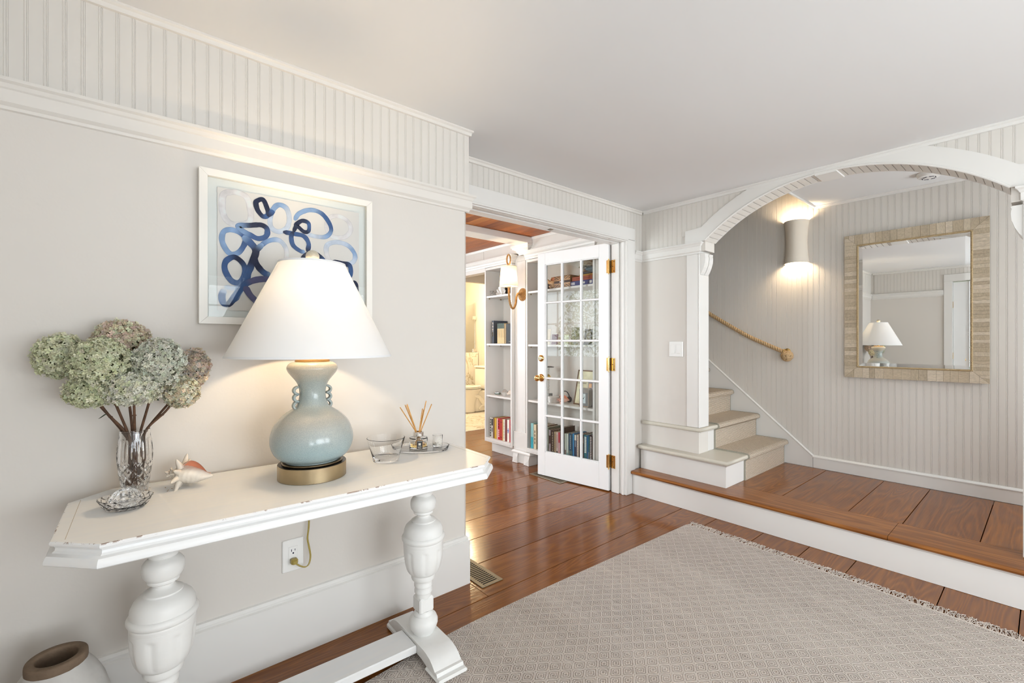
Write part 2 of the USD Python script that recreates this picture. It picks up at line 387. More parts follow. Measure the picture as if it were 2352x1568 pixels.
# ------------------------------------------------------------------ right wall: pier, arch
AY, AZ, AR = .87, 1.10, 1.115
def arc(r, y0, y1, n=60, cy=AY, cz=AZ):
    ys = np.linspace(y0, y1, n); return [(y, cz + math.sqrt(max(r * r - (y - cy) ** 2, 0))) for y in ys]
wr = empty('wall_right', 'white wall with the arched opening to the stair landing', kind='structure')
opening = unary_union([sbox(.0715, -.1, 1.6685, 1.86), Polygon([(.12, 1.85)] + arc(AR + .004, .12, 1.62) + [(1.62, 1.85)])])
mass = sbox(-2.7, 0, 2.154, 2.26).difference(opening)
obj('plaster', poly3(mass, 3.2165, 3.354, 'x'), WALL, wr)
obj('stair_side', cat_([bx(3.26, 3.354, 2.155, 3.98, 0, 4.4), bx(3.26, 3.354, 1.0, 2.155, 2.29, 4.4)]), WALL, wr)
for i in range(15):   # spandrel left of the arch, above the rail
    y = 2.149 - i * PITCH
    lo = 1.925 if y > 1.80 else 1.99 if y > 1.69 else None
    if lo is None:
        lo = min(AZ + math.sqrt(max((AR + .05) ** 2 - (yy - AY) ** 2, .6)) for yy in (y, y - PITCH)) - .005
    obj('board', strip_mesh((3.2125, 2.149), (0, -1), (-1, 0), i * PITCH, max(lo, 1.925), ZC - .001), BEAD, wr)
for i in range(15, 26):
    y = 2.149 - i * PITCH
    lo = min(AZ + math.sqrt((AR + .05) ** 2 - (yy - AY) ** 2) for yy in (y, y - PITCH))
    if lo < ZC - .03: obj('board', strip_mesh((3.2125, 2.149), (0, -1), (-1, 0), i * PITCH, lo, ZC - .001), BEAD, wr)
for i in range(36, 60):
    y = 2.149 - i * PITCH
    lo = min(AZ + math.sqrt(max((AR + .05) ** 2 - (yy - AY) ** 2, .6)) for yy in (y, y - PITCH))
    lo = max(lo, 1.99 if y > -.06 else 1.925)
    if lo < ZC - .03: obj('board', strip_mesh((3.2125, 2.149), (0, -1), (-1, 0), i * PITCH, lo, ZC - .001), BEAD, wr)
obj('trim', moulding(CEIL_TRIM(ZC), [(3.212, 2.13), (3.212, -1.5)], -1), TRIM, kind='structure', label='slim ceiling trim above the arch')
arch = empty('trim', 'white arched trim of the stair landing opening', kind='structure')
R2 = 1.212
outer = arc(R2, AY - .775, AY + .775)
blk = Polygon([(AY - .90, 1.93), (AY - .90, 2.022)] + [p for p in outer if p[1] > 2.022] + [(AY + .90, 2.022), (AY + .90, 1.93)] + arc(AR, .1215, 1.6185)[::-1])
blk = blk.intersection(sbox(-1, 1.93, 3, 2.234)).buffer(0)
obj('arch_board', poly3(blk, 3.2035, 3.2155, 'x'), TRIM, arch)
for x in (3.203, 3.3585):
    pa = np.array([(x, y, z + .004) for y, z in arc(AR, .122, 1.618, 70)])
    obj('edge_bead', tube(pa, .0065, 8), TRIM, arch)
a0 = math.asin(.748 / AR); ns = 42; da = 2 * a0 / ns
for i in range(ns):      # the slats that line the underside of the arch
    aa, ab = -a0 + i * da + .0022, -a0 + (i + 1) * da - .0022
    v = [];
    for x in (3.2045, 3.3575):
        for a in (aa, ab):
            for r in (AR - .0015, AR + .008): v.append((x, AY + r * math.sin(a), AZ + r * math.cos(a)))
    obj('slat', hull(v), BEAD, arch)
v = []
for x in (3.1985, 3.362):
    for y0, z0 in ((.815, 2.204), (.925, 2.204), (.81, 2.233), (.93, 2.233)): v.append((x, y0, z0))
obj('keystone', hull(v), TRIM, arch)
for s, yf in ((1, 1.668), (-1, .072)):   # pier faces, capitals, brackets
    pr = empty('pier' if False else 'trim', 'white pier with a moulded capital, left of the stairs' if s > 0 else 'white pier with a moulded capital at the right end of the arch', kind='structure')
    y_in, y_out = yf, yf + s * .485
    obj('pilaster_board', bx(3.207, 3.2155, min(y_in + s * .001, y_in + s * .092), max(y_in + s * .001, y_in + s * .092), .566 if s > 0 else .19, 1.8425, .002), TRIM, pr)
    obj('pier_lining', bx(3.2175, 3.353, min(y_in - s * .006, y_in + s * .001), max(y_in - s * .006, y_in + s * .001), .566 if s > 0 else .19, 1.8425, .0015), TRIM, pr)
    obj('corner_strip', cat_([bx(3.205, 3.219, min(y_in - s * .010, y_in - s * .0), max(y_in - s * .010, y_in), .566 if s > 0 else .19, 1.8425, .003)]), TRIM, pr)
    capz = [(0, 1.931), (.034, 1.926), (.034, 1.917), (.026, 1.910), (.021, 1.900), (.017, 1.896), (.017, 1.862), (.008, 1.856), (.008, 1.843), (0, 1.843)]
    if s > 0: path = [(3.2155, 2.15), (3.2155, y_in), (3.3545, y_in)]
    else: path = [(3.2155, -.45), (3.2155, y_in), (3.3545, y_in)]
    obj('capital', moulding([(o + .0005, z) for o, z in capz], path, -s), TRIM, pr)
    bm = [(0, 1.843), (.038, 1.843), (.043, 1.838), (.040, 1.828), (.043, 1.808), (.040, 1.775), (.030, 1.740), (.016, 1.708), (.004, 1.690), (0, 1.690)]
    for x0, x1 in ((3.214, 3.270), (3.278, 3.334)):
        obj('bracket', poly3([(y_in - s * (.0065 + o), z) for o, z in bm], x0, x1, 'x'), TRIM, pr)

# ------------------------------------------------------------------ landing behind the arch
wg = empty('wall_landing', 'white beadboard wall of the stair landing that carries the mirror', kind='structure')
obj('plaster', bx(4.25, 4.35, -1.2, 3.7, 0, 4.4), BEAD, wg)
def skirt_top(y): return .282 if y < 1.237 else .282 + (y - 1.237) * .864
beadboard(wg, (4.2445, 2.6076), (0, -1), (-1, 0), 95, lambda i: max(.2, skirt_top(2.6076 - (i + 1) * PITCH) - .05), lambda i: 2.286 if 2.6076 - i * PITCH < 1.235 else 3.6)
obj('ceiling', bx(3.354, 4.2435, -1.2, 1.222, 2.287, 2.36), CEIL, kind='structure', label='low white ceiling over the stair landing')
obj('trim', cat_([moulding([(0, 2.287), (.016, 2.287), (.016, 2.281), (.008, 2.274), (.006, 2.266), (0, 2.264)], [(4.2435, 1.225), (4.2435, -1.1)], 1 * -1), bx(3.36, 4.243, 1.2225, 1.236, 2.275, 2.30, .002)]), TRIM, kind='structure', label='thin trim at the edge of the landing ceiling')
obj('wall_stair_end', cat_([bx(3.26, 4.3, 3.6, 3.7, 0, 4.4), bx(3.2, 4.35, .9, 3.7, 4.4, 4.45), bx(3.354, 4.25, 1.0, 1.2225, 2.361, 4.4), poly3(sbox(3.354, 0, 4.25, 2.4).difference(sbox(3.45, .8, 4.15, 1.9)), -1.3, -1.2, 'y')]), WALL, kind='structure', label='white walls that close off the stairwell')
bl = empty('baseboard_landing', 'white baseboard and stair skirt along the landing wall', kind='structure')
obj('base', cat_([bx(4.2285, 4.2435, -1.19, 1.236, .186, .268, .002), moulding([(0, .268), (.018, .268), (.018, .274), (.008, .284), (0, .286)], [(4.2435, 1.240), (4.2435, -1.19)], -1)]), TRIM, bl)
sk = [(1.238, .187), (1.238, .27), (1.30, .27 + .062 * .864), (3.0, .27 + 1.762 * .864), (3.0, 1.2), (1.47, .187)]
obj('skirt', poly3(sk, 4.2285, 4.2435, 'x'), TRIM, bl)
capl = [(4.235, 1.236, .277), (4.235, 3.0, .277 + 1.764 * .864)]
obj('skirt_cap', tube(capl, .0095, 8), TRIM, bl)

# ------------------------------------------------------------------ the raised platform and the stairs
plat = empty('landing_platform', 'raised oak platform with a white riser below the arch', kind='structure')
obj('riser', cat_([bx(3.06, 3.075, -1.25, 2.133, .001, .158), run([(0, .145), (.010, .158), (0, .158)], (3.06, 2.13), (3.06, -1.25), (-1, 0))]), TRIM, plat)
obj('core', bx(3.075, 4.228, -1.19, 2.13, .002, .158), DARK, plat)
nose = [(0, .160), (.012, .158), (.020, .164), (.0235, .172), (.020, .180), (.012, .185), (-.247, .185), (-.247, .160)]
obj('nosing_board', cat_([run(nose, (3.0575, 2.131), (3.0575, .55), (-1, 0)), run(nose, (3.0575, .548), (3.0575, -1.25), (-1, 0))]), NOSEW, plat, smooth=35)
ps = [1.452, 1.142, .783, .533, .23, -.08, -.40, -.72, -1.19]
for i in range(len(ps) - 1):
    obj('plank', bx(3.306, 4.2275, ps[i + 1] + .0018, ps[i] - .0018, .160, .185 - .0004 * (i % 2), .0012), WOODS[(2, 0, 4, 1, 2, 3, 0, 1)[i]], plat)
obj('plank', bx(3.306, 3.36, 1.453, 2.13, .16, .1845), WOODS[0], plat)

stair = empty('staircase', 'white boxed stairs with putty coloured treads rising behind the pier', kind='structure')
RISE, RUN_, NY0 = .19, .222, 1.418
RUNW = (3.455, 4.213)
def tread_mesh(x0, x1, y0, y1, z1, nose_left=True):
    """A tread 28 mm thick with a rounded front (-y) and left (-x) edge."""
    t = .028; e = .0
    prof = [(0, 0), (.006, -.0), (.0115, .004), (.0145, .014), (.0115, .024), (.006, .028), (0, .028)]
    outs = []
    for o, z in prof:
        outs.append([(x0 + .0145 - o if nose_left else x0, y0 + .0145 - o), (x1, y0 + .0145 - o), (x1, y1), (x0 + .0145 - o if nose_left else x0, y1)])
    v, f = [], []
    for (o, z), ring in zip(prof, outs): v += [(x, y, z1 - t + z) for x, y in ring]
    for k in range(len(prof) - 1):
        for i in range(4):
            j = (i + 1) % 4; f.append((k * 4 + i, k * 4 + j, (k + 1) * 4 + j, (k + 1) * 4 + i))
    f += [(3, 2, 1, 0), tuple((len(prof) - 1) * 4 + i for i in range(4))]
    return tm(v, f)
for n in range(1, 9):
    z1 = .185 + RISE * n; z0 = z1 - RISE; ny = NY0 + RUN_ * (n - 1)
    xl = {1: 3.172, 2: 3.238}.get(n, 3.356); nl = {1: 3.130, 2: 3.192}.get(n, 3.356)
    yb = 3.58 if n > 2 else 2.132
    box_ = sbox(xl, ny + .032, 4.2275, 3.55) if n > 2 else unary_union([sbox(xl, ny + .032, 4.2275, ny + .3), sbox(xl, ny + .032, 3.357, 2.132)])
    obj('riser', poly3(box_, z0 + .0005, z1 - .0285, 'z'), TRIM if n < 3 else STONEP, stair)
    if n <= 2:
        obj('cove', moulding([(0, z1 - .028), (.011, z1 - .028), (.009, z1 - .036), (.002, z1 - .044), (0, z1 - .044)], [(xl, 2.13), (xl, ny + .032), (3.44, ny + .032)], -1), TRIM, stair)
        obj('tread', cat_([tread_mesh(nl, 3.4, ny, 2.131, z1), tread_mesh(3.4, 4.2275, ny, ny + .3, z1, False)]), STONEP, stair, smooth=40)
    else:
        obj('tread', tread_mesh(nl, 4.2275, ny, ny + .3, z1, False), STONEP, stair, smooth=40)

# ------------------------------------------------------------------ entry wall (x = -0.4) and near wall, seen in the mirror and lighting the room
we = empty('wall_entry', 'white wall with the glazed front door, seen in the mirror', kind='structure')
holes = unary_union([sbox(-1.8, .53, -.5, 2.03), sbox(.08, -.1, .962, 2.035)])
obj('plaster', poly3(sbox(-2.7, 0, 1.885, ZC).difference(holes), -.5, -.4, 'x'), WALL, we)
for i in range(100):
    y = -2.05 + i * PITCH
    if y + PITCH < 1.8795: obj('board', strip_mesh((-.3945, -2.05), (0, 1), (1, 0), i * PITCH, 2.142 if -.02 < y + PITCH and y < 1.06 else 1.92, ZC - .001), BEAD, we)
obj('trim', moulding(CEIL_TRIM(ZC), [(-.394, -2.2), (-.394, 1.86)], -1), TRIM, kind='structure', label='slim ceiling trim above the front door')
obj('trim', cat_([moulding(RAIL, [(-.4, 1.052), (-.4, 1.865)], -1), moulding(RAIL, [(-.4, -.45), (-.4, -.012)], -1)]), TRIM, kind='structure', label='rail moulding on the front door wall')
ec = empty('trim', 'flat white casing around the front door', kind='structure')
obj('side_casing', bx(-.4, -.383, .962, 1.05, .001, 2.04, .002), TRIM, ec)
obj('side_casing', bx(-.4, -.383, -.01, .08, .001, 2.04, .002), TRIM, ec)
obj('head_casing', bx(-.4, -.383, -.01, 1.05, 2.04, 2.14, .002), TRIM, ec)
fd = empty('door', 'white front door with two columns of small glass lights, seen in the mirror', kind='structure')
lights_y = [(.748, .816), (.226, .294)]; lights_z = [(.30, .60), (.62, .92), (.945, 1.245), (1.27, 1.585), (1.61, 1.91)]
hl = unary_union([sbox(a, c, b, d) for a, b in lights_y for c, d in lights_z])
obj('leaf', poly3(sbox(.086, .01, .956, 2.027).difference(hl), -.458, -.415, 'x'), DOORW, fd)
for a, b in lights_y:
    for c, d in lights_z: obj('pane', bx(-.438, -.434, a - .001, b + .001, c - .001, d + .001), PANE, fd)
for z in (.3, 1.0, 1.712): obj('hinge', bx(-.412, -.404, .955, .965, z - .045, z + .045, .001), ABRASS, fd)
obj('door_knob', cat_([xf(lathe([(0, 0), (.027, 0), (.027, .006), (.010, .010), (.010, .035), (.024, .045), (.027, .058), (.018, .070), (0, .072)], 20), ry=PI / 2, loc=(-.415, .15, .95))]), BRASS, fd, smooth=30)
wn = empty('wall_near', 'white wall with two windows behind the camera', kind='structure')
holes = unary_union([sbox(0, .53, 1.5, 2.03), sbox(1.75, .53, 2.75, 2.03)])
obj('plaster', poly3(sbox(-.5, 0, 3.354, ZC).difference(holes), -2.7, -2.62, 'y'), WALL, wn)
def window(name, label, lo, hi, z0, z1, at, axis, nv, nh):
    w = empty(name, label, kind='structure')
    a, b = (lo, hi)
    def B(u0, u1, za, zb, d0, d1, c=.002):
        return bx(u0, u1, at + d0, at + d1, za, zb, c) if axis == 'y' else bx(at + d0, at + d1, u0, u1, za, zb, c)
    obj('window_frame', cat_([B(a, a + .05, z0, z1, -.03, .03), B(b - .05, b, z0, z1, -.03, .03), B(a + .05, b - .05, z0, z0 + .05, -.03, .03), B(a + .05, b - .05, z1 - .05, z1, -.03, .03)]), TRIM, w)
    for i in range(1, nv):
        u = a + .05 + (b - a - .1) * i / nv; obj('muntin', B(u - .01, u + .01, z0 + .05, z1 - .05, -.012, .012), TRIM, w)
    for i in range(1, nh):
        z = z0 + .05 + (z1 - z0 - .1) * i / nh; obj('muntin', B(a + .05, b - .05, z - .01, z + .01, -.0125, .0125), TRIM, w)
    obj('pane', B(a + .045, b - .045, z0 + .045, z1 - .045, -.002, .002, 0), PANE, w)
window('window', 'wide multi-paned window behind the camera', 0, 1.5, .53, 2.03, -2.66, 'y', 4, 4)
window('window', 'narrow multi-paned window behind the camera', 1.75, 2.75, .53, 2.03, -2.66, 'y', 3, 4)
window('window', 'multi-paned window beside the front door', -1.8, -.5, .53, 2.03, -.45, 'x', 4, 4)

# ------------------------------------------------------------------ the library beyond the doorway
lw = empty('wall_library', 'pale walls of the library above and around the bookcases', kind='structure')
obj('upper_wall', cat_([bx(3.24, 3.2595, 2.272, 3.985, 0, 2.2), bx(2.987, 3.2395, 2.272, 3.991, 2.078, 2.2), bx(2.993, 3.2395, 2.272, 2.448, .0005, 2.077)]), WALL, lw)
obj('header', bx(2.985, 3.12, 3.992, 5.6, 1.962, 2.2), WALL, lw)
obj('back_wall', cat_([poly3(sbox(-.6, 0, 2.98, 2.284).difference(sbox(.4, .9, 2.2, 2.1)), 5.6, 5.7, 'y'), bx(2.985, 3.12, 5.035, 5.6, 0, 1.96)]), WALL, lw)
obj('front_face', bx(-.5, 1.3, 2.2695, 2.275, 0, 2.2), WALL, lw)
obj('west_wall', poly3(sbox(2.272, 0, 5.6, 2.284).difference(unary_union([sbox(3.6, .9, 5.0, 2.1), sbox(2.45, .9, 3.35, 2.1)])), -.6, -.5, 'x'), WALL, lw)
obj('hall_walls', cat_([bx(3.2605, 5.0, 3.9, 3.988, 0, 2.3), bx(4.952, 5.0, 3.99, 5.03, 0, 2.3), bx(3.12, 5.0, 5.031, 5.09, 1.996, 2.3), bx(3.12, 3.32, 5.031, 5.09, 0, 1.996), bx(4.935, 5.0, 5.031, 7.7, 0, 2.4), bx(3.2, 3.32, 5.09, 7.7, 0, 2.4), bx(3.2, 5.0, 7.7, 7.8, 0, 2.4)]), WALL, lw)
obj('hall_ceiling', cat_([bx(3.12, 5.0, 3.993, 5.09, 2.2, 2.3), bx(3.2, 5.0, 5.09, 7.8, 2.36, 2.42)]), CEIL, lw)
lc = empty('ceiling', 'orange cedar plank ceiling of the library', kind='structure')
obj('deck', bx(-.6, 3.0, 2.2705, 5.7, 2.221, 2.25), DARK, lc)
x = 1.15; k = 0; rc = np.random.default_rng(5)
while x < 2.98:
    w = min(.088, 2.9865 - x); obj('plank', bx(x + .0006, x + w - .0006, 2.2705, 5.59, 2.2005 + rc.uniform(0, .0012), 2.2205, .0015), CEDARS[rc.integers(4)], lc); x += w
obj('plank', bx(-.5, 1.149, 2.2705, 5.59, 2.2005, 2.2205), CEDARS[0], lc)
window('window', 'library window in the end wall', .4, 2.2, .9, 2.1, 5.65, 'y', 3, 2)
window('window', 'window at the right end of the stair landing', 3.45, 4.15, .8, 1.9, -1.25, 'y', 2, 2)
window('window', 'library window beside the doorway wall', 2.45, 3.35, .9, 2.1, -.55, 'x', 2, 2)
window('window', 'library window that looks on to trees', 3.6, 5.0, .9, 2.1, -.55, 'x', 3, 2)
obj('trim', cat_([bx(-.49, 2.986, 3.215, 3.39, 2.1405, 2.1995, .003)]), TRIM, kind='structure', label='white boxed ceiling beam of the library')
obj('trim', cat_([moulding([(0, 2.2), (.012, 2.2), (.010, 2.188), (.004, 2.178), (0, 2.176)], [(2.9865, 2.29), (2.9865, 3.214)], 1), moulding([(0, 2.2), (.012, 2.2), (.010, 2.188), (.004, 2.178), (0, 2.176)], [(2.9865, 3.392), (2.9865, 5.0)], 1)]), TRIM, kind='structure', label='thin trim below the cedar ceiling')
MARBLE = usdkit.material(stage, '/World/Looks/marble', {'g': ('geometry', {}), 'n': ('noise_texture', dict(scale=1.6, detail=5, roughness=.6, distortion=2.2)), 's': ('math', dict(math_type='subtract', value2=.5)), 'a': ('math', dict(math_type='absolute')), 'r': ('rgb_ramp', dict(ramp=[(0, (.42, .36, .27)), (.012, (.62, .57, .48)), (.03, (.80, .77, .72)), (1, (.82, .80, .76))])), 'p': ('principled_bsdf', dict(roughness=.2))},
    [('g.position', 'n.vector'), ('n.fac', 's.value1'), ('s.value', 'a.value1'), ('a.value', 'r.fac'), ('r.color', 'p.base_color')], surface='p.BSDF')
obj('floor', bx(3.3, 4.95, 5.031, 7.7, -.03, .004), MARBLE, kind='structure', label='warm lit marble floor of the bathroom')
bw = empty('wall_bathroom', 'warm lit marble and beadboard walls of the bathroom', kind='structure')
obj('marble_half_wall', bx(3.33, 4.925, 6.75, 6.85, .005, 1.0, .003), MARBLE, bw)
obj('shower_wall', bx(3.33, 4.93, 7.66, 7.699, .005, 2.35), MARBLE, bw)
for i in range(40): 
    if i < 40: obj('board', strip_mesh((4.9335, 6.745), (0, -1), (-1, 0), i * PITCH, .01, 2.35), BEAD, bw)
sg = empty('shower_screen', 'frameless glass shower screen standing on the marble half wall', 'shower screen', group=None)
obj('pane', bx(3.9, 4.888, 6.795, 6.804, 1.002, 1.93), PANE, sg)
for z in (1.04, 1.63): obj('clip', bx(4.84, 4.9, 6.785, 6.814, z - .03, z + .03, .002), CHROME, sg)

PORC = mk('porcelain', (.84, .82, .78), .12, .5)
wc = empty('toilet', 'white porcelain toilet in the warm lit bathroom', 'toilet', (4.42, 6.36, .005))
bowl = smooth_prof([(.085, 0), (.10, .02), (.095, .10), (.11, .20), (.155, .32), (.185, .385), (.178, .40)], 4)
obj('bowl', cat_([lathe(bowl, 32, (0.02, 0, 0), ex=1.25, ey=.98), bx(.1, .40, -.10, .10, .0, .36, .03)]), PORC, wc, smooth=40)
obj('trapway', cat_([tube([(.05, -.105, .30), (.16, -.108, .26), (.25, -.108, .14), (.33, -.108, .08)], .035, 10), tube([(.16, -.10, .05), (.22, -.108, .11), (.30, -.108, .11), (.36, -.10, .05)], .02, 8)]), PORC, wc, smooth=40)
obj('seat', lathe(smooth_prof([(.0, .402), (.18, .402), (.188, .412), (.185, .422), (0, .424)], 2), 32, (.03, 0, 0), ex=1.22, ey=.96), PORC, wc, smooth=40)
obj('lid', lathe(smooth_prof([(.0, .426), (.178, .426), (.184, .436), (.17, .446), (0, .45)], 2), 32, (.03, 0, 0), ex=1.2, ey=.94), PORC, wc, smooth=40)
obj('tank', bx(.285, .50, -.20, .20, .37, .735, .02), PORC, wc, smooth=40)
obj('tank_lid', bx(.275, .505, -.21, .21, .737, .772, .012), PORC, wc, smooth=40)

# ------------------------------------------------------------------ bookcases
def bookcase(label, y0, y1, tops, bottom, kick=None):
    b = empty('bookcase', label, 'bookcase', (0, 0, 0))
    obj('side_panel', bx(2.98, 3.238, y0, y0 + .02, bottom - .03, 1.99, .0015), TRIM, b)
    obj('side_panel', bx(2.98, 3.238, y1 - .02, y1, bottom - .03, 1.99, .0015), TRIM, b)
    obj('back_panel', bx(3.226, 3.238, y0 + .0205, y1 - .0205, bottom, 1.968), BEAD, b)
    obj('bottom_board', cat_([bx(2.974, 3.225, y0 + .0205, y1 - .0205, bottom - .03, bottom, .002), bx(2.978, 3.0, y0 + .002, y1 - .002, bottom - .045, bottom - .0305, .003)]), TRIM, b)
    obj('top_board', bx(2.98, 3.225, y0 + .0205, y1 - .0205, 1.965, 1.99, .0015), TRIM, b)
    for z in tops:
        s = obj('shelf', bx(2.988, 3.2255, y0 + .021, y1 - .021, z - .02, z, .0015), TRIM, b)
        for x in (3.02, 3.18):
            for yy in (y0 + .0205, y1 - .0295): obj('shelf_peg', bx(x, x + .012, yy, yy + .009, z - .032, z - .0205, .001), ABRASS, s)
    if kick: obj('kickboard', cat_([bx(3.08, 3.10, kick[0], kick[1], .001, bottom - .031, .001), bx(3.101, 3.235, kick[1] - .02, kick[1], .001, bottom - .031)]), TRIM, b)
    return b
CROWN = [(0, 1.992), (.006, 1.992), (.008, 2.008), (.016, 2.016), (.020, 2.030), (.034, 2.042), (.040, 2.050), (.040, 2.060), (.044, 2.064), (.044, 2.072), (0, 2.0765)]
b1 = bookcase('narrow white built-in bookcase left of the rope wall lamp', 3.512, 3.966, (.628, 1.178, 1.688), .172, (3.53, 3.966))
obj('crown', moulding(CROWN, [(3.02, 3.512), (2.98, 3.512), (2.98, 5.02)], 1), TRIM, b1)
obj('header_board', bx(2.9805, 2.984, 3.967, 5.02, 1.95, 1.9915), TRIM, b1)
b2 = bookcase('wide white built-in bookcase seen through the glazed door', 2.45, 3.30, (.635, 1.172, 1.685), .172, (2.46, 3.28))
obj('crown', moulding(CROWN, [(3.02, 2.45), (2.98, 2.45), (2.98, 3.30)], 1), TRIM, b2)
pl = empty('pilaster', 'white pilaster with a stepped capital and chamfered foot between the bookcases', 'pilaster', (0, 0, 0))
obj('shaft', cat_([bx(3.022, 3.238, 3.303, 3.508, .135, 2.065, .002), bx(3.014, 3.0225, 3.345, 3.47, .25, 2.0, .003)]), TRIM, pl)
obj('capital', moulding([(0, 2.05), (.006, 2.05), (.008, 2.062), (.018, 2.072), (.022, 2.086), (.036, 2.098), (.05, 2.104), (.054, 2.118), (.064, 2.122), (.064, 2.140), (0, 2.140)], [(3.2, 3.275), (2.986, 3.275), (2.986, 3.40), (3.2, 3.40)], 1), TRIM, pl)
obj('capital_core', bx(2.9865, 3.238, 3.302, 3.40, 2.066, 2.1398), TRIM, pl)
obj('plinth_block', bx(3.0, 3.237, 3.302, 3.507, .10, .30, .004), TRIM, pl)
ft = []
for ya, yb in ((3.405, 3.478), (3.236, 3.309)):
    ft.append(hull([(2.972, ya, .105), (2.972, yb, .105), (2.958, ya + .0, .06), (2.958, yb, .002), (2.958, ya, .002), (2.985, ya, .002), (3.07, ya, .002), (3.07, yb, .002), (3.07, ya, .105), (3.07, yb, .105), (2.99, yb, .105), (2.975, yb, .002)]))
obj('foot', cat_(ft + [bx(2.985, 3.07, 3.24, 3.475, .002, .104)]), TRIM, pl)
obj('foot_moulding', moulding([(0, .1), (.018, .1), (.020, .107), (.012, .113), (.006, .122), (0, .124)], [(3.07, 3.238), (2.975, 3.238), (2.975, 3.476), (3.07, 3.476)], 1), TRIM, pl)
obj('foot_top', bx(2.975, 3.07, 3.238, 3.476, .1, .124), TRIM, pl)

# ------------------------------------------------------------------ french door, open into the library
A = (2.948, 2.279); RZ = math.atan2(.98870, -.14993)
fdr = empty('door', 'white glazed french door with fifteen panes, standing open into the library', 'door', (A[0], A[1], 0), RZ, kind='structure')
T = -.036; SL, SR, ZB, ZT = .088, .636, .216, 1.884
obj('stile', bx(.001, SL, T, 0, .009, 1.987, .0015), DOORW, fdr)
obj('stile', bx(SR, .716, T, 0, .009, 1.987, .0015), DOORW, fdr)
obj('top_rail', bx(SL + .0003, SR - .0003, T, 0, ZT, 1.987, .0015), DOORW, fdr)
obj('bottom_rail', bx(SL + .0003, SR - .0003, T, 0, .009, ZB, .0015), DOORW, fdr)
def munt(a0, a1, b0, b1, vertical):
    pr = [(-.0095, -.026), (-.0095, -.012), (-.005, -.004), (-.005, -.0015), (.005, -.0015), (.005, -.004), (.0095, -.012), (.0095, -.026), (.005, -.034), (-.005, -.034)]
    c = (a0 + a1) / 2
    pts = []
    for q, d in pr:
        for e in (b0, b1): pts.append((c + q, d, e) if vertical else (e, d, c + q))
    return hull(pts)
vx = [.2655, .4585]; hz = [.540, .8735, 1.2065, 1.5435]
for v_ in vx: obj('muntin', munt(v_, v_, ZB, ZT, True), DOORW, fdr)
for h_ in hz: obj('muntin', munt(h_, h_, SL, SR, False), DOORW, fdr)
xs = [SL] + vx + [SR]; zs = [ZB] + hz + [ZT]
stp = []
for i in range(3):
    for j in range(5):
        obj('pane', bx(xs[i] + .002, xs[i + 1] - .002, -.0205, -.0175, zs[j] + .002, zs[j + 1] - .002), PANE, fdr)
obj('glazing_stop', cat_([bx(SL, SL + .008, -.034, -.004, ZB, ZT, .003), bx(SR - .008, SR, -.034, -.004, ZB, ZT, .003), bx(SL, SR, -.034, -.004, ZB, ZB + .008, .003), bx(SL, SR, -.034, -.004, ZT - .008, ZT, .003)]), DOORW, fdr)
knob_p = smooth_prof([(0, 0), (.031, 0), (.031, .004), (.024, .009), (.012, .013), (.011, .030), (.016, .038), (.026, .050), (.0285, .060), (.024, .072), (.012, .079), (0, .080)], 3)
kn = obj('door_knob', cat_([xf(lathe(knob_p, 24), rx=-PI / 2, loc=(.675, .0005, .876)), xf(lathe(knob_p, 24), rx=PI / 2, loc=(.675, T - .0005, .876))]), BRASS, fdr, smooth=35)
db = obj('deadbolt', xf(lathe([(0, 0), (.029, 0), (.030, .004), (.026, .012), (.018, .017), (0, .018)], 24), rx=-PI / 2, loc=(.675, .0005, 1.05)), BRASS, fdr, smooth=35)
obj('keyway', cat_([xf(lathe([(0, .017), (.017, .0185), (.0165, .021), (0, .0215)], 20), rx=-PI / 2, loc=(.675, .0005, 1.05)), ]), mk('lock_face', (.70, .66, .5), .25, .5, 1.0), db, smooth=30)
for z in (.243, 1.017, 1.797):
    h = obj('hinge', cat_([bx(-.0015, .0008, -.034, -.001, z - .051, z + .051, .0005), bx(.004, .020, .0005, .002, z - .051, z + .051, .0005)]), BRASS, fdr)
    obj('hinge_pin', cat_([cyl((-.004, .006, z - .056), (-.004, .006, z + .056), .0062, 12), sphere((-.004, .006, z + .058), .005, 1), sphere((-.004, .006, z - .058), .005, 1)]), BRASS, h, smooth=40)
    obj('screw', cat_([cyl((-.0024, yy, z + dz), (-.0012, yy, z + dz), .0036, 8) for yy, dz in ((-.01, .038), (-.024, .0), (-.01, -.038))]), BLACKM, h)
for z in (.243, 1.017, 1.797):
    hg = obj('hinge', bx(2.9632, 2.9658, 2.228, 2.266, z - .051, z + .051, .0005), BRASS, dc)
    obj('screw', cat_([cyl((2.9624, yy, z + dz), (2.9634, yy, z + dz), .0036, 8) for yy, dz in ((2.24, .038), (2.252, .0), (2.24, -.038))]), BLACKM, hg)

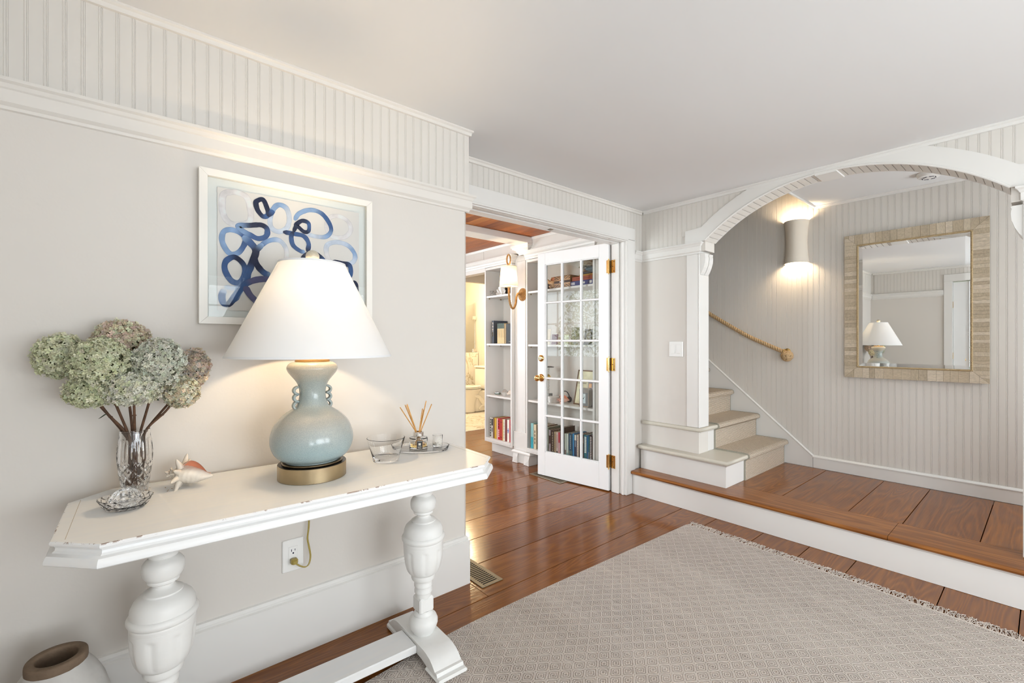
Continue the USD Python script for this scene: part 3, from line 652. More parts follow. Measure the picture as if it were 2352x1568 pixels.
# ------------------------------------------------------------------ books
PAGES = mk('book_pages', (.66, .58, .45), .8, .2, bump=.1, bscale=200)
_bm = {}
def cloth(rgb, rough=.55):
    k = tuple(rgb)
    if k not in _bm: _bm[k] = mk('book_cover_%02d' % len(_bm), srgb(*rgb), rough, .4)
    return _bm[k]
def book(label, y0, y1, h, d, z, x, rgb, bands=(), group='books on the bottom shelf of the wide bookcase', lean=0):
    """Upright book; spine at x facing -x, between y0 and y1. bands: (z from, z to, inset, rgb) printed on the spine."""
    w = y1 - y0 - .001; b = empty('book', label, 'book', (x, y0 + .0005, z), group=group)
    t = min(.0025, w * .16)
    obj('cover', cat_([bx(.0, .004, 0, w, 0, h, .0012), bx(.004, d, 0, t, 0, h), bx(.004, d, w - t, w, 0, h)]), cloth(rgb), b)
    obj('pages', bx(.0045, d - .004, t + .0002, w - t - .0002, .003, h - .003), PAGES, b)
    for za, zb, inset, c in bands:
        obj('spine_print', bx(-.0006, .0001, w * inset, w * (1 - inset), za * h, zb * h), cloth(c), b)
    return b
G2 = 'books on the bottom shelf of the wide bookcase'
def dashes(c, n=5, a=.2, b=.8, inset=.3):
    e = (b - a) / n; return [(a + i * e, a + (i + .72) * e, inset, c) for i in range(n)]
WHT, BLK, CRM = (225, 222, 214), (28, 28, 30), (205, 195, 172)
z_ = .1725
B2 = [('turquoise book at the left end of the wide bookcase, lower half deeper blue', 3.215, 3.251, .24, (140, 190, 190), [(0, .45, 0, (60, 160, 175))]),
      ('cream paperback beside the turquoise book, half hidden by the door', 3.174, 3.212, .232, (205, 190, 160), dashes((120, 110, 95), 4)),
      ('olive grey hardback partly behind the door stile', 3.10, 3.15, .235, (120, 118, 98), []),
      ('brown hardback partly behind the door stile', 3.052, 3.096, .238, (92, 70, 52), []),
      ('speckled grey green book, first in the left pane of the door', 3.011, 3.046, .232, (112, 130, 112), [(.05, .3, .1, (62, 78, 62)), (.7, .95, .25, (40, 40, 38))]),
      ('black book with pale edge stripe and a white dot', 2.974, 3.008, .213, (34, 30, 32), [(0, 1, .86, (150, 145, 150)), (.04, .08, .35, WHT), (.4, .75, .2, (70, 48, 46))]),
      ('black book with cream capitals down its spine', 2.941, 2.972, .212, (24, 22, 20), dashes(CRM, 8, .1, .95, .38)),
      ('beige book with tiny brown print', 2.915, 2.939, .205, (192, 176, 140), dashes((110, 92, 64), 9, .08, .92, .4)),
      ('pinkish cream book with a black oval near its foot', 2.886, 2.913, .204, (206, 186, 176), [(.08, .16, .25, BLK), (.3, .9, .42, (120, 90, 90))]),
      ('pink and crimson slim book, right of the cream one', 2.862, 2.884, .205, (196, 150, 150), [(.55, 1, .05, (168, 30, 52))]),
      ('tall dark book behind the left muntin', 2.830, 2.858, .255, (38, 36, 34), []),
      ('charcoal book left in the middle pane', 2.809, 2.827, .208, (44, 50, 52), []),
      ('pale grey green book with a dark figure at its foot', 2.786, 2.807, .207, (172, 178, 164), [(.1, .3, .2, (80, 58, 60))]),
      ('mint white book next to the large blue one', 2.761, 2.784, .209, (186, 196, 186), [(0, .2, .1, (110, 150, 150))]),
      ('thick petrol blue book with pale lettering and a photo at its foot', 2.714, 2.757, .216, (30, 86, 112), dashes((200, 215, 215), 7, .38, .95, .42) + [(.02, .3, .06, (90, 130, 130)), (.05, .16, .3, (200, 205, 196))]),
      ('bright blue slim book in the middle pane', 2.694, 2.711, .222, (46, 140, 190), [(.05, .12, .2, (20, 80, 130))]),
      ('white and navy book in the middle pane', 2.666, 2.690, .218, (32, 58, 88), [(.76, .98, .08, (220, 220, 205)), (.5, .74, .3, (150, 160, 175))]),
      ('cream book with reddish print at the right of the middle pane', 2.642, 2.663, .217, (214, 200, 186), dashes((160, 120, 110), 9, .05, .95, .42)),
      ('black book with a round grey picture, left in the right pane', 2.583, 2.611, .232, (30, 28, 30), [(.68, .86, .1, (150, 140, 130)), (.1, .2, .2, (120, 130, 140))]),
      ('teal book with fat white lettering down its spine', 2.549, 2.581, .230, (36, 112, 122), dashes((235, 235, 228), 11, .34, .95, .18)),
      ('sky blue slim book between the teal ones', 2.537, 2.547, .228, (58, 150, 220), []),
      ('slim sea green book near the right end', 2.521, 2.535, .227, (40, 130, 140), [(.05, .4, .1, (130, 150, 155))]),
      ('black book patterned with white print at the right end', 2.493, 2.519, .236, (40, 38, 42), dashes((190, 188, 186), 16, .04, .97, .2))]
for lb, a, b, h, c, bands in B2: book(lb, a, b, h, .165, z_, 3.0, c, bands)
G1 = 'books on the bottom shelf of the narrow bookcase'
B1 = [('black and white spotted book at the left end of the narrow bookcase', 3.874, 3.897, .214, (205, 200, 188), dashes((40, 38, 36), 7, .05, .97, .2)),
      ('book with a black and white photo on its spine', 3.845, 3.872, .212, (190, 186, 180), [(.62, .95, .1, BLK), (.3, .5, .15, (110, 110, 112))]),
      ('plain brown book left of the yellow one', 3.821, 3.844, .216, (120, 84, 52), []),
      ('ochre yellow book with an orange stripe', 3.785, 3.820, .218, (190, 150, 42), [(0, 1, .6, (226, 188, 70))]),
      ('pale pink slim book', 3.763, 3.783, .216, (224, 190, 172), []),
      ('scarlet book with large black and white letters', 3.729, 3.762, .220, (190, 36, 52), dashes((235, 225, 215), 4, .12, .5, .3) + dashes(BLK, 3, .55, .95, .35)),
      ('brick red hardback with rounded spine', 3.687, 3.727, .216, (178, 62, 50), [(.85, .88, 0, (120, 36, 30)), (.12, .15, 0, (120, 36, 30))]),
      ('cream and yellow thin book', 3.672, 3.685, .221, (212, 190, 120), []),
      ('ivory book with grey lettering', 3.643, 3.671, .222, (226, 218, 200), dashes((140, 130, 120), 6, .1, .9, .42)),
      ('maroon hardback in the narrow bookcase', 3.612, 3.642, .224, (120, 52, 48), []),
      ('white book with blue handwriting on its spine', 3.574, 3.610, .226, (236, 230, 220), [(.46, .54, .25, (50, 70, 160)), (.56, .6, .35, (50, 70, 160)), (.4, .44, .3, (50, 70, 160))]),
      ('rose red book at the right end of the narrow bookcase', 3.536, 3.573, .23, (186, 72, 78), dashes((120, 30, 50), 10, .1, .95, .4))]
for lb, a, b, h, c, bands in B1: book(lb, a, b, h, .17, z_, 3.0, c, bands, G1)
GM = 'volumes on the second shelf of the narrow bookcase'
book('large grey blue slipcase book, left on the second shelf', 3.862, 3.897, .245, .19, 1.1785, 3.025, (72, 78, 88), dashes((190, 180, 165), 5, .3, .96, .25) + [(.3, .5, .3, (150, 120, 70))], GM)
for i in range(6):
    a = 3.797 - i * .0195
    book(['first (leftmost)', 'second', 'third', 'fourth', 'fifth', 'sixth (rightmost)'][i] + ' of six matching slim cream volumes with green tops', a - .018, a, .212, .15, 1.1785, 3.02, (214, 190, 140), [(.74, 1, 0, (48, 72, 62)), (.3, .7, .40, ((170, 130, 70), (150, 140, 120))[i % 2])], GM)
cs = empty('box', 'black lidded box with gold speckled spine beside the slim cream volumes', 'box', (3.02, 3.556, 1.1785))
obj('body', bx(0, .18, 0, .095, 0, .205, .002), cloth((26, 26, 28)), cs)
obj('spine', bx(.0, .18, .0955, .119, 0, .205, .002), mk('gold_speckle', srgb(150, 120, 66), .5, .5, var=.7, vscale=220), cs)
obj('print', bx(-.0006, 0, .02, .05, .02, .0235), cloth((150, 140, 120)), cs)

# ------------------------------------------------------------------ things on the other shelves
SHELL = mk('conch_white', (.72, .64, .54), .5, .4, bump=.15, bscale=40, var=.10, vscale=22)
CORAL = mk('conch_lip', (.80, .30, .17), .25, .5, var=.15, vscale=12)
def conch(name, label, cat, L, loc, rz, lip_col=None, rx=0, seed=1, spikes=9, parent=None, body=None, ry=0):
    """A conch along +x: spire at -x, body whorl, flared lip with a coloured mouth, spikes round the shoulder."""
    c = empty(name, label, cat, loc, rz)
    rg = np.random.default_rng(seed)
    n = 46; prof = []
    for t in np.linspace(0, 1, n):
        if t < .36: r = .02 + .20 * (t / .36) ** 1.35 + .018 * math.sin(t / .36 * PI * 8)
        else:
            u = (t - .36) / .64; r = .215 * (1 - u) ** .7 + .075 * math.sin(min(1, u * 1.0) * PI) * (1 - u) + .018
        prof.append((max(r, .002) * L, (t - .45) * L))
    prof = [(0, prof[0][1] - .01 * L)] + prof + [(0, prof[-1][1] + .004 * L)]
    b = lathe(prof, 30); v = np.array(b.vertices)
    v = np.stack([v[:, 2], v[:, 0], v[:, 1] * .86], 1)
    ph = np.arctan2(v[:, 2], v[:, 1]); rr = np.hypot(v[:, 1], v[:, 2])
    k = 1 + .07 * np.sin(3 * ph + v[:, 0] / L * 9) + .018 * np.sin(v[:, 0] / L * 70 + ph * 2) + .09 * (meshkit.fbm(v / L * 9, 3, seed) - .5)
    v[:, 1] *= k; v[:, 2] *= k
    body_m = trimesh.Trimesh(v, b.faces, process=False)
    R = trimesh.transformations.euler_matrix(rx, ry, 0, 'sxyz')[:3, :3]
    ms = [body_m]
    for i in range(spikes):
        a = i / spikes * 2 * PI + .3; x = (-.10 + rg.uniform(-.02, .02)) * L; r0 = .205 * L
        d = np.array([rg.uniform(-.30, .12), math.cos(a), .86 * math.sin(a)]); d /= np.linalg.norm(d)
        p = np.array([x, r0 * .72 * math.cos(a), r0 * .62 * math.sin(a)]); ln = rg.uniform(.25, .36) * L
        ms.append(tube(np.array([p, p + d * ln * .5, p + d * ln * .85, p + d * ln]), np.array([.088, .058, .036, .012]) * L, 8))
    for i in range(12):
        a = i * 2.4; t = i / 12; x = (-.42 + .24 * t) * L; r0 = (.05 + .13 * t) * L
        p = np.array([x, r0 * .8 * math.cos(a), r0 * .7 * math.sin(a)]); d = np.array([-.3, math.cos(a), .9 * math.sin(a)])
        ms.append(tube(np.array([p, p + d * .05 * L, p + d * .075 * L]), np.array([.03, .02, .006]) * L, 6))
    m = cat_(ms); obj('shell_body', trimesh.Trimesh(np.asarray(m.vertices) @ R.T, m.faces, process=False), body or SHELL, c, smooth=50)
    # flared lip: a curved sheet along the body on the +y/up side with the mouth inside
    def sheet(off, s):
        V, F = [], []; nu, nv = 16, 8
        for i in range(nu):
            u = i / (nu - 1); x = (-.10 + .60 * u) * L
            hgt = (.25 * math.sin(PI * min(1, u * 1.12 + .06)) ** .8 + .03) * L
            for j in range(nv):
                w = j / (nv - 1); a = .9 + .75 * w
                r = (.14 * (1 - .8 * u) + .02) * L + hgt * w * s
                V.append((x + .03 * L * w, r * math.cos(a) - off * L * math.sin(a), r * math.sin(a) * .95 + off * L))
        for i in range(nu - 1):
            for j in range(nv - 1): F.append((i * nv + j, (i + 1) * nv + j, (i + 1) * nv + j + 1, i * nv + j + 1))
        return V, F
    V0, F0 = sheet(0, 1.0); V1, F1 = sheet(.022, .98)
    V = np.array(V0 + V1) @ R.T; n0 = len(V0)
    obj('flared_lip', tm(V, F0), body or SHELL, c, smooth=60)
    obj('mouth', tm(V[n0:], F1), lip_col or CORAL, c, smooth=60, label='glossy coral pink mouth')
    return c

# top shelf of the narrow bookcase
ctl = lathe(smooth_prof([(.0, 0), (.018, 0), (.016, .008), (.006, .016), (.008, .03), (.02, .042), (.022, .055), (.019, .056), (.005, .034), (0, .034)], 2), 12)
obj('candle_holder', xf(ctl, loc=(3.04, 3.915, 1.6885)), CRYSTAL, label='tiny cut glass candle holder at the left of the top shelf', cat='candle holder')
fan = []
for a in np.linspace(-.1, PI + .1, 15):
    r = .075 * (1 + .05 * math.sin(a * 14)); fan.append((math.cos(a) * r, .012 + math.sin(a) * r * 1.15))
fs = empty('glass_shell', 'large frosted glass scallop shell on the top shelf', 'ornament', (3.05, 3.765, 1.6885), PI / 2)
V = []; nr = 6
for k in range(nr + 1):
    for i, (px, pz) in enumerate(fan):
        s = k / nr; V.append((px * s, -.02 * (1 - s) ** 1 + .012 * math.sin(i * PI) * s - .02 * math.cos(i * PI) * .25 * s, pz * s))
F = [(k * 15 + i, k * 15 + i + 1, (k + 1) * 15 + i + 1, (k + 1) * 15 + i) for k in range(nr) for i in range(14)]
f1 = tm(V, F); f2 = trimesh.Trimesh(np.asarray(f1.vertices) + [0, .008, 0], np.asarray(f1.faces)[:, ::-1], process=False)
obj('shell', cat_([f1, f2, bx(-.03, .03, -.012, .014, 0, .014, .004)]), mk('frosted_glass', (.74, .72, .68), .15, .6, transmission_weight=.4), fs, smooth=30)
fr = empty('picture_frame', 'dark picture frame standing at the back of the top shelf behind the glass shell', 'picture frame', (3.17, 3.55, 1.6885))
obj('frame', cat_([bx(0, .015, 0, .30, 0, .02, .002), bx(0, .015, 0, .30, .16, .18, .002), bx(0, .015, 0, .02, .02, .16, .002), bx(0, .015, .28, .30, .02, .16, .002)]), cloth((36, 30, 28)), fr)
obj('picture', bx(.006, .012, .02, .28, .02, .16), mk('dark_photo', (.05, .045, .04), .3, .5, var=.9, vscale=18), fr)
# third shelf of the narrow bookcase
nr_ = empty('napkin_ring', 'small banded silver napkin ring on the third shelf', 'napkin ring', (3.05, 3.825, .6285))
obj('ring', lathe([(.030, 0), (.034, .0), (.035, .006), (.033, .008), (.033, .020), (.035, .022), (.034, .029), (.030, .029), (.030, 0)], 24), SILVER, nr_, smooth=30)
obj('band', lathe([(.0332, .010), (.0345, .011), (.0345, .017), (.0332, .018)], 24), cloth((54, 84, 66)), nr_, smooth=30)
obj('crystal_ball', xf(trimesh.creation.icosphere(2, .036), loc=(3.045, 3.70, .6640)), CRYSTAL, label='faceted clear crystal ball on the third shelf', cat='ornament')
fr2 = obj('trinket', bx(3.16, 3.168, 3.63, 3.74, .6285, .70, .002), SILVER, label='small silver frame lying behind the crystal ball', cat='picture frame')
bt = empty('bottle', 'dark brown bottle with a black dropper at the right of the third shelf', 'bottle', (3.10, 3.592, .6285))
obj('body', lathe(smooth_prof([(0, 0), (.026, 0), (.027, .01), (.027, .09), (.022, .105), (.010, .112), (.010, .12), (0, .12)], 2), 20), mk('brown_glass', (.05, .018, .01), .1, .5), bt, smooth=40)
obj('dropper', cat_([cyl((0, 0, .12), (0, 0, .145), .012), cyl((0, 0, .145), (0, 0, .185), .0055)]), BLACKM, bt, smooth=40)
conch('seashell', 'peach seashell in front of the dark bottle', 'seashell', .09, (3.04, 3.585, .663), 2.3, seed=4)

# top shelf of the wide bookcase
conch('conch_shell', 'large peach conch lying left on the top shelf of the wide bookcase', 'conch shell', .17, (3.08, 3.04, 1.7395), -1.2, seed=8, spikes=6, body=mk('conch_peach', (.70, .42, .22), .35, .4, var=.25, vscale=14))
for i, (yy, lb) in enumerate(((3.075, 'left'), (3.028, 'right'))):
    g = empty('figurine', '%s of two small dark figurines in front of the peach conch' % lb, 'figurine', (3.012, yy, 1.6855), group=None)
    obj('body', lathe(smooth_prof([(0, 0), (.013, 0), (.015, .012), (.010, .024), (.006, .028), (.010, .034), (.0105, .042), (.006, .049), (0, .05)], 3), 14), BLACKM, g, smooth=50)
    obj('arms', cat_([sphere((-.006, .009, .018), .006, 1), sphere((-.006, -.009, .018), .006, 1)]), BLACKM, g, smooth=50)
ub = empty('wooden_box', 'inlaid wooden box with a union flag pattern on its front', 'box', (3.02, 2.756, 1.6855))
WAL, OAKL, EBO = (mk('box_walnut', (.23, .12, .055), .4, .4, var=.15, vscale=30), mk('box_maple', (.55, .32, .17), .4, .4), mk('box_ebony', (.05, .035, .03), .4, .4))
bw_, bh_ = .20, .108
obj('body', cat_([bx(0, .13, 0, bw_, 0, bh_ * .97, .002), bx(-.001, .131, -.001, bw_ + .001, bh_ * .972, bh_, .001)]), WAL, ub)
fl = []
def inlay(p, q, w, lvl, mat, nm):
    p, q = np.array(p), np.array(q); d = q - p; d = d / np.linalg.norm(d); nn = np.array([-d[1], d[0]]) * w / 2
    g = Polygon([p + nn, q + nn, q - nn, p - nn]).intersection(sbox(.002, .002, bw_ - .002, bh_ - .002))
    if g.area > 1e-8: obj(nm, poly3(g, -.0008 - lvl, -.0001, 'x'), mat, ub)
for pq in (((0, 0), (bw_, bh_)), ((0, bh_), (bw_, 0))):
    inlay(*pq, .020, 0, OAKL, 'inlay'); inlay(*pq, .007, .0006, EBO, 'inlay')
inlay((bw_ / 2, 0), (bw_ / 2, bh_), .044, .0012, OAKL, 'inlay'); inlay((0, bh_ / 2), (bw_, bh_ / 2), .044, .0012, OAKL, 'inlay')
inlay((bw_ / 2, 0), (bw_ / 2, bh_), .022, .0018, EBO, 'inlay'); inlay((0, bh_ / 2), (bw_, bh_ / 2), .022, .0018, EBO, 'inlay')
obj('keyhole_plate', bx(-.0055, -.002, bw_ * .42, bw_ * .64, bh_ * .44, bh_ * .58, .001), SILVER, ub)
def flat_book(label, y0, y1, z0, z1, x, d, rgb, bands=()):
    b = empty('book', label, 'book', (x, y0, z0), group='books lying flat on the top shelf')
    w, h = y1 - y0, z1 - z0
    obj('cover', cat_([bx(0, .004, 0, w, 0, h, .001), bx(.004, d, 0, w, 0, .0025), bx(.004, d, 0, w, h - .0025, h)]), cloth(rgb), b)
    obj('pages', bx(.0045, d - .004, .003, w - .003, .0028, h - .0028), PAGES, b)
    for a, c, za, zb, col in bands: obj('spine_print', bx(-.0006, .0001, a * w, c * w, za * h, zb * h), cloth(col), b)
flat_book('navy blue book with white lettering, lowest of the flat pile', 2.49, 2.745, 1.6855, 1.728, 3.01, .17, (44, 54, 110), [(.80, .97, .25, .75, (190, 190, 200)), (.35, .55, .3, .7, (210, 205, 195)), (.05, .15, .25, .8, (205, 200, 195))])
flat_book('rust red book on the navy one in the flat pile', 2.51, 2.735, 1.7285, 1.766, 3.02, .16, (150, 76, 58), [(.1, .8, .42, .56, (120, 52, 40))])
cd = empty('cloth', 'folded blue grey and tan cloths under a straw hat', 'cloth', (3.10, 2.59, 1.7665))
obj('tan_fold', bx(-.07, .08, -.10, .08, 0, .016, .007), cloth((196, 152, 84)), cd, smooth=40)
obj('blue_fold', cat_([bx(-.06, .08, -.10, .07, .017, .040, .010), bx(-.05, .08, -.10, .03, .041, .078, .014)]), cloth((58, 80, 92)), cd, smooth=40)
obj('striped_fold', bx(-.055, .05, .032, .068, .041, .075, .012), cloth((200, 176, 150)), cd, smooth=40)
STRAW = mk('straw', (.42, .34, .22), .8, .2, bump=.6, bscale=160, var=.25, vscale=60)
ht = empty('straw_hat', 'tan straw hat on the folded cloths', 'hat', (3.10, 2.585, 1.8500))
hb = lathe(smooth_prof([(.11, .008), (.095, .0), (.07, .003), (.066, .006), (.062, .05), (.055, .08), (.03, .085), (0, .078)], 3), 28); hv = np.array(hb.vertices); hv[:, 2] += .012 * np.sin(2 * np.arctan2(hv[:, 1], hv[:, 0])) * (np.hypot(hv[:, 0], hv[:, 1]) > .068)
obj('hat_body', trimesh.Trimesh(hv, hb.faces, process=False), STRAW, ht, smooth=50)
obj('hat_band', lathe([(.0665, .008), (.0672, .008), (.0655, .026), (.0645, .026)], 28), cloth((120, 96, 66)), ht, smooth=50)

# second shelf of the wide bookcase
def card(label, y, z, w, h, rgb, x=3.06, tilt=-.12, frame=None, name='greeting_card', cat='card', var=.5, vs=40):
    c = empty(name, label, cat, (x, y, z))
    m = mk('card_%d_%d' % (int(y * 1000), int(z * 1000)), srgb(*rgb), .6, .3, var=var, vscale=vs)
    obj('sheet', xf(bx(0, .004, -w / 2, w / 2, 0, h), ry=.12), m, c)
    if frame: obj('frame', xf(cat_([bx(-.006, .008, -w / 2 - .012, w / 2 + .012, 0, .012, .002), bx(-.006, .008, -w / 2 - .012, w / 2 + .012, h - .004, h + .010, .002), bx(-.006, .008, -w / 2 - .012, -w / 2, .012, h - .004, .002), bx(-.006, .008, w / 2, w / 2 + .012, .012, h - .004, .002)]), ry=.12), frame, c)
    return c
Z2 = 1.1725
card('pale photograph card leaning at the left of the second shelf', 3.075, Z2, .045, .145, (190, 180, 160), var=.12)
card('dark reddish box with purple print on the second shelf', 2.965, Z2, .075, .095, (110, 74, 84), x=3.03)
card('pale landscape photograph on the second shelf', 2.84, Z2, .08, .09, (176, 178, 150), x=3.04, var=.4)
card('floral print in the middle of the second shelf', 2.735, Z2, .085, .155, (126, 120, 92), x=3.05, var=.7, vs=60)
card('silver framed photograph at the right of the second shelf', 2.565, Z2, .055, .125, (150, 140, 130), x=3.03, frame=cloth((104, 92, 82)), name='picture_frame', cat='picture frame', var=.25)
obj('coin_dish', xf(lathe([(0, .0), (.02, 0), (.03, .008), (.028, .009), (.018, .002), (0, .002)], 20), loc=(3.03, 2.63, Z2 + .0005)), SILVER, label='tiny silver dish beside the framed photograph', cat='dish')

# third shelf of the wide bookcase
Z3 = .6355
cl = empty('candlestick', 'glass column candlestick with a dark disc on top', 'candlestick', (3.07, 3.085, Z3))
obj('base', cat_([bx(-.04, .04, -.05, .05, 0, .03, .003), bx(-.028, .028, -.035, .035, .0305, .075, .003)]), mk('grey_stone', (.33, .34, .33), .5, .4, var=.2, vscale=40), cl)
obj('column', cat_([cyl((0, 0, .076), (0, 0, .11), .012)] + [sphere((0, 0, .12 + .024 * i), .015, 1) for i in range(8)] + [cyl((0, 0, .30), (0, 0, .318), .013)]), GLASS, cl, smooth=40)
obj('disc', lathe([(0, .319), (.055, .320), (.058, .324), (.03, .330), (0, .331)], 24), cloth((74, 72, 66)), cl, smooth=40)
rb = empty('round_box', 'round white lidded box on the third shelf', 'box', (3.045, 2.985, Z3))
obj('body', lathe([(0, 0), (.048, 0), (.05, .003), (.05, .032), (0, .032)], 28), PLASTICW, rb, smooth=40)
obj('lid', lathe([(0, .0325), (.052, .0325), (.053, .035), (.053, .052), (.05, .055), (0, .055)], 28), PLASTICW, rb, smooth=40)
hp = empty('headphones', 'black headphones standing behind the round white box', 'headphones', (3.13, 2.92, Z3 + .003), PI / 2)
obj('band', tube([(.052 * math.cos(a), 0, .04 + .06 * math.sin(a)) for a in np.linspace(-.2, PI + .2, 20)], .005, 8), cloth((34, 36, 38)), hp, smooth=40)
obj('ear_cup', cat_([xf(lathe([(0, -.012), (.026, -.010), (.028, 0), (.026, .010), (0, .012)], 18), ry=PI / 2, loc=(sx * .05, 0, .028)) for sx in (1, -1)]), cloth((30, 30, 32)), hp, smooth=40)
conch('conch_shell', 'small pink spiny shell on the third shelf beside the leaning frame', 'conch shell', .115, (3.035, 2.865, Z3 + .0335), -.9, seed=12, spikes=8, body=mk('conch_pink', (.70, .40, .32), .45, .4, var=.2, vscale=20))
lf = empty('picture_frame', 'large cream document in a thin brown frame leaning on the third shelf', 'picture frame', (3.10, 2.66, Z3))
def tilt(m): return xf(m, ry=.22)
fw, fh = .27, .315
obj('frame', tilt(cat_([bx(0, .012, -fw / 2, fw / 2, 0, .011, .002), bx(0, .012, -fw / 2, fw / 2, fh - .011, fh, .002), bx(0, .012, -fw / 2, -fw / 2 + .011, .011, fh - .011, .002), bx(0, .012, fw / 2 - .011, fw / 2, .011, fh - .011, .002)])), cloth((104, 74, 48)), lf)
obj('document', tilt(bx(.005, .009, -fw / 2 + .011, fw / 2 - .011, .011, fh - .011)), mk('document_paper', srgb(214, 208, 176), .7, .3, var=.1, vscale=30), lf)
obj('heading', tilt(bx(.0042, .005, .02, fw / 2 - .02, .19, .202)), cloth((150, 142, 120)), lf)
ck = empty('clock', 'silver desk clock with a rectangular face on the third shelf', 'clock', (3.02, 2.597, Z3))
def rrect(w, h, r, n=6):
    return Polygon([(-w / 2 + r, 0), (w / 2 - r, 0), (w / 2 - r, h), (-w / 2 + r, h)]).union(Polygon([(-w / 2, r), (w / 2, r), (w / 2, h - r), (-w / 2, h - r)])).union(unary_union([__import__('shapely').geometry.Point(sx * (w / 2 - r), zz).buffer(r, 6) for sx in (1, -1) for zz in (r, h - r)]))
obj('case', poly3(rrect(.105, .165, .022), .0, .045, 'x'), SILVER, ck, smooth=30)
obj('face', poly3(rrect(.08, .125, .004), -.002, -.0003, 'x'), mk('clock_grey', (.34, .36, .37), .25, .6, .6), ck); 
obj('dial', bx(-.0035, -.0025, -.018, .022, .033, .115), mk('clock_dial', (.62, .72, .74), .3, .5), ck)
obj('hand', cat_([tube([(-.0045, .004, .075), (-.0045, .018, .086)], .0014, 5), tube([(-.0045, .004, .075), (-.0045, -.012, .092)], .0012, 5), sphere((-.0045, .004, .073), .004, 1)]), cloth((22, 24, 26)), ck)
obj('foot', bx(-.012, .05, -.052, .052, 0, .010, .003), CHROME, ck)
pc = card('peach and grey postcard behind the silver clock', 2.575, Z3, .085, .215, (150, 148, 156), x=3.075, var=.05); 
obj('print', xf(bx(-.0009, -.0001, .0, .034, .165, .2), ry=.12), cloth((238, 186, 140)), pc)
obj('print', xf(bx(-.0009, -.0001, -.03, .034, .145, .165), ry=.12), cloth((196, 182, 190)), pc)

# ------------------------------------------------------------------ rope wrapped wall lamp on the pilaster
ROPE = mk('wrapped_rope', (.40, .22, .085), .8, .2, bump=.5, bscale=150, var=.2, vscale=90)
LINEN = mk_shade('lamp_linen', (.82, .73, .58), .30)
wl_ = empty('wall_lamp', 'rope wrapped wall lamp with a small lit linen shade and a rope loop on top', 'wall lamp', (3.0138, 3.385, 1.664))
pb = [(0, 0)]
for k in range(9): r = .064 - .007 * k; pb += [(r, .004 * k + .000), (r + .0, .004 * k + .0035)]
pb = [(0, 0)] + sorted(pb[1:], key=lambda q: q[1]) + [(0, .037)]
obj('back_plate', xf(lathe(pb, 30), ry=-PI / 2), ROPE, wl_, smooth=30)
S = np.array([-.212, -.038, 0])
ap = spline([(-.034, 0, .0), (-.07, -.012, .004), (-.095, -.017, -.03), (-.105, -.019, -.09), (-.135, -.024, -.14), (-.17, -.03, -.135), (-.197, -.035, -.08), (-.209, -.038, -.01), (-.212, -.038, .055)], 10)
obj('arm', tube(ap, .0105 + .0009 * np.sin(np.arange(len(ap)) * 2.2), 10), ROPE, wl_, smooth=60)
obj('collar', xf(lathe([(0, 0), (.02, 0), (.024, .008), (.016, .022), (0, .024)], 18), loc=tuple(S + [0, 0, .052])), mk('lamp_cream', (.75, .62, .42), .5, .3), wl_, smooth=40)
shp = lathe([(.089, .066), (.074, .250)], 36); obj('shade', xf(shp, loc=(S[0], S[1], 0)), LINEN, wl_, smooth=True)
obj('shade_trim', cat_([xf(lathe([(.0885, .064), (.0900, .064), (.0898, .069), (.0883, .069)], 36), loc=(S[0], S[1], 0)), xf(lathe([(.0735, .248), (.075, .248), (.075, .253), (.0735, .253)], 36), loc=(S[0], S[1], 0))]), mk('lamp_cream_edge', (.8, .7, .5), .6, .3), wl_, smooth=40)
lp = [(0, 0, .245), (0, .012, .27), (0, .026, .30), (0, .026, .335), (0, .012, .362), (0, -.006, .362), (0, -.022, .34), (0, -.024, .30), (0, -.010, .27), (0, 0, .25)]
obj('loop', tube(spline(np.array(lp) + S, 6), .0075, 8), ROPE, wl_, smooth=60)
L = light('SphereLight', path_of(wl_) + '/bulb_light', (1, .74, .42), 330, Radius=.02); UsdGeom.Xformable(L).AddTranslateOp().Set(Gf.Vec3d(float(S[0]), float(S[1]), .15))
L = light('SphereLight', '/World/bathroom_light/bulb_light', (1, .78, .46), 950, Radius=.06); UsdGeom.Xformable(L).AddTranslateOp().Set(Gf.Vec3d(4.1, 6.0, 2.1))

# ------------------------------------------------------------------ console table
TZ = .75
TROT = math.radians(-1.5)
tb = empty('console_table', 'distressed white console table on two turned urn pedestals', 'table', (.49, 1.60, 0), TROT)
HL, HW, CH = .608, .242, .086
oct_ = [(-HL + CH, -HW), (HL - CH, -HW), (HL, -HW + CH), (HL, HW - CH), (HL - CH, HW), (-HL + CH, HW), (-HL, HW - CH), (-HL, -HW + CH)]
def octa(off):
    k = off * math.tan(PI / 8)
    a, b, c = HL + off, HW + off, CH + off * (2 - math.sqrt(2)) / 1.0 * .0 + off * .586
    return [(-a + c, -b), (a - c, -b), (a, -b + c), (a, b - c), (a - c, b), (-a + c, b), (-a, b - c), (-a, -b + c)]
pr = [(.0, .750), (.004, .7492), (.0062, .746), (.0062, .742), (.004, .7385), (-.001, .7365), (-.0035, .732), (-.0025, .7265), (.002, .722), (.0085, .7195), (.0105, .7185), (.0135, .713), (.0155, .706), (.0155, .7005), (.013, .698)]
v, f = [], []
for o, z in pr: v += [(x, y, z) for x, y in octa(o)]
for k in range(len(pr) - 1):
    for i in range(8):
        j = (i + 1) % 8; f.append((k * 8 + i, (k + 1) * 8 + i, (k + 1) * 8 + j, k * 8 + j))
tri = [(0, i, i + 1) for i in range(1, 7)]; bot = [((len(pr) - 1) * 8, (len(pr) - 1) * 8 + i + 1, (len(pr) - 1) * 8 + i) for i in range(1, 7)]
q = tm(v, f); top = trimesh.Trimesh(q.vertices, np.vstack([q.faces, tri, bot]), process=False)
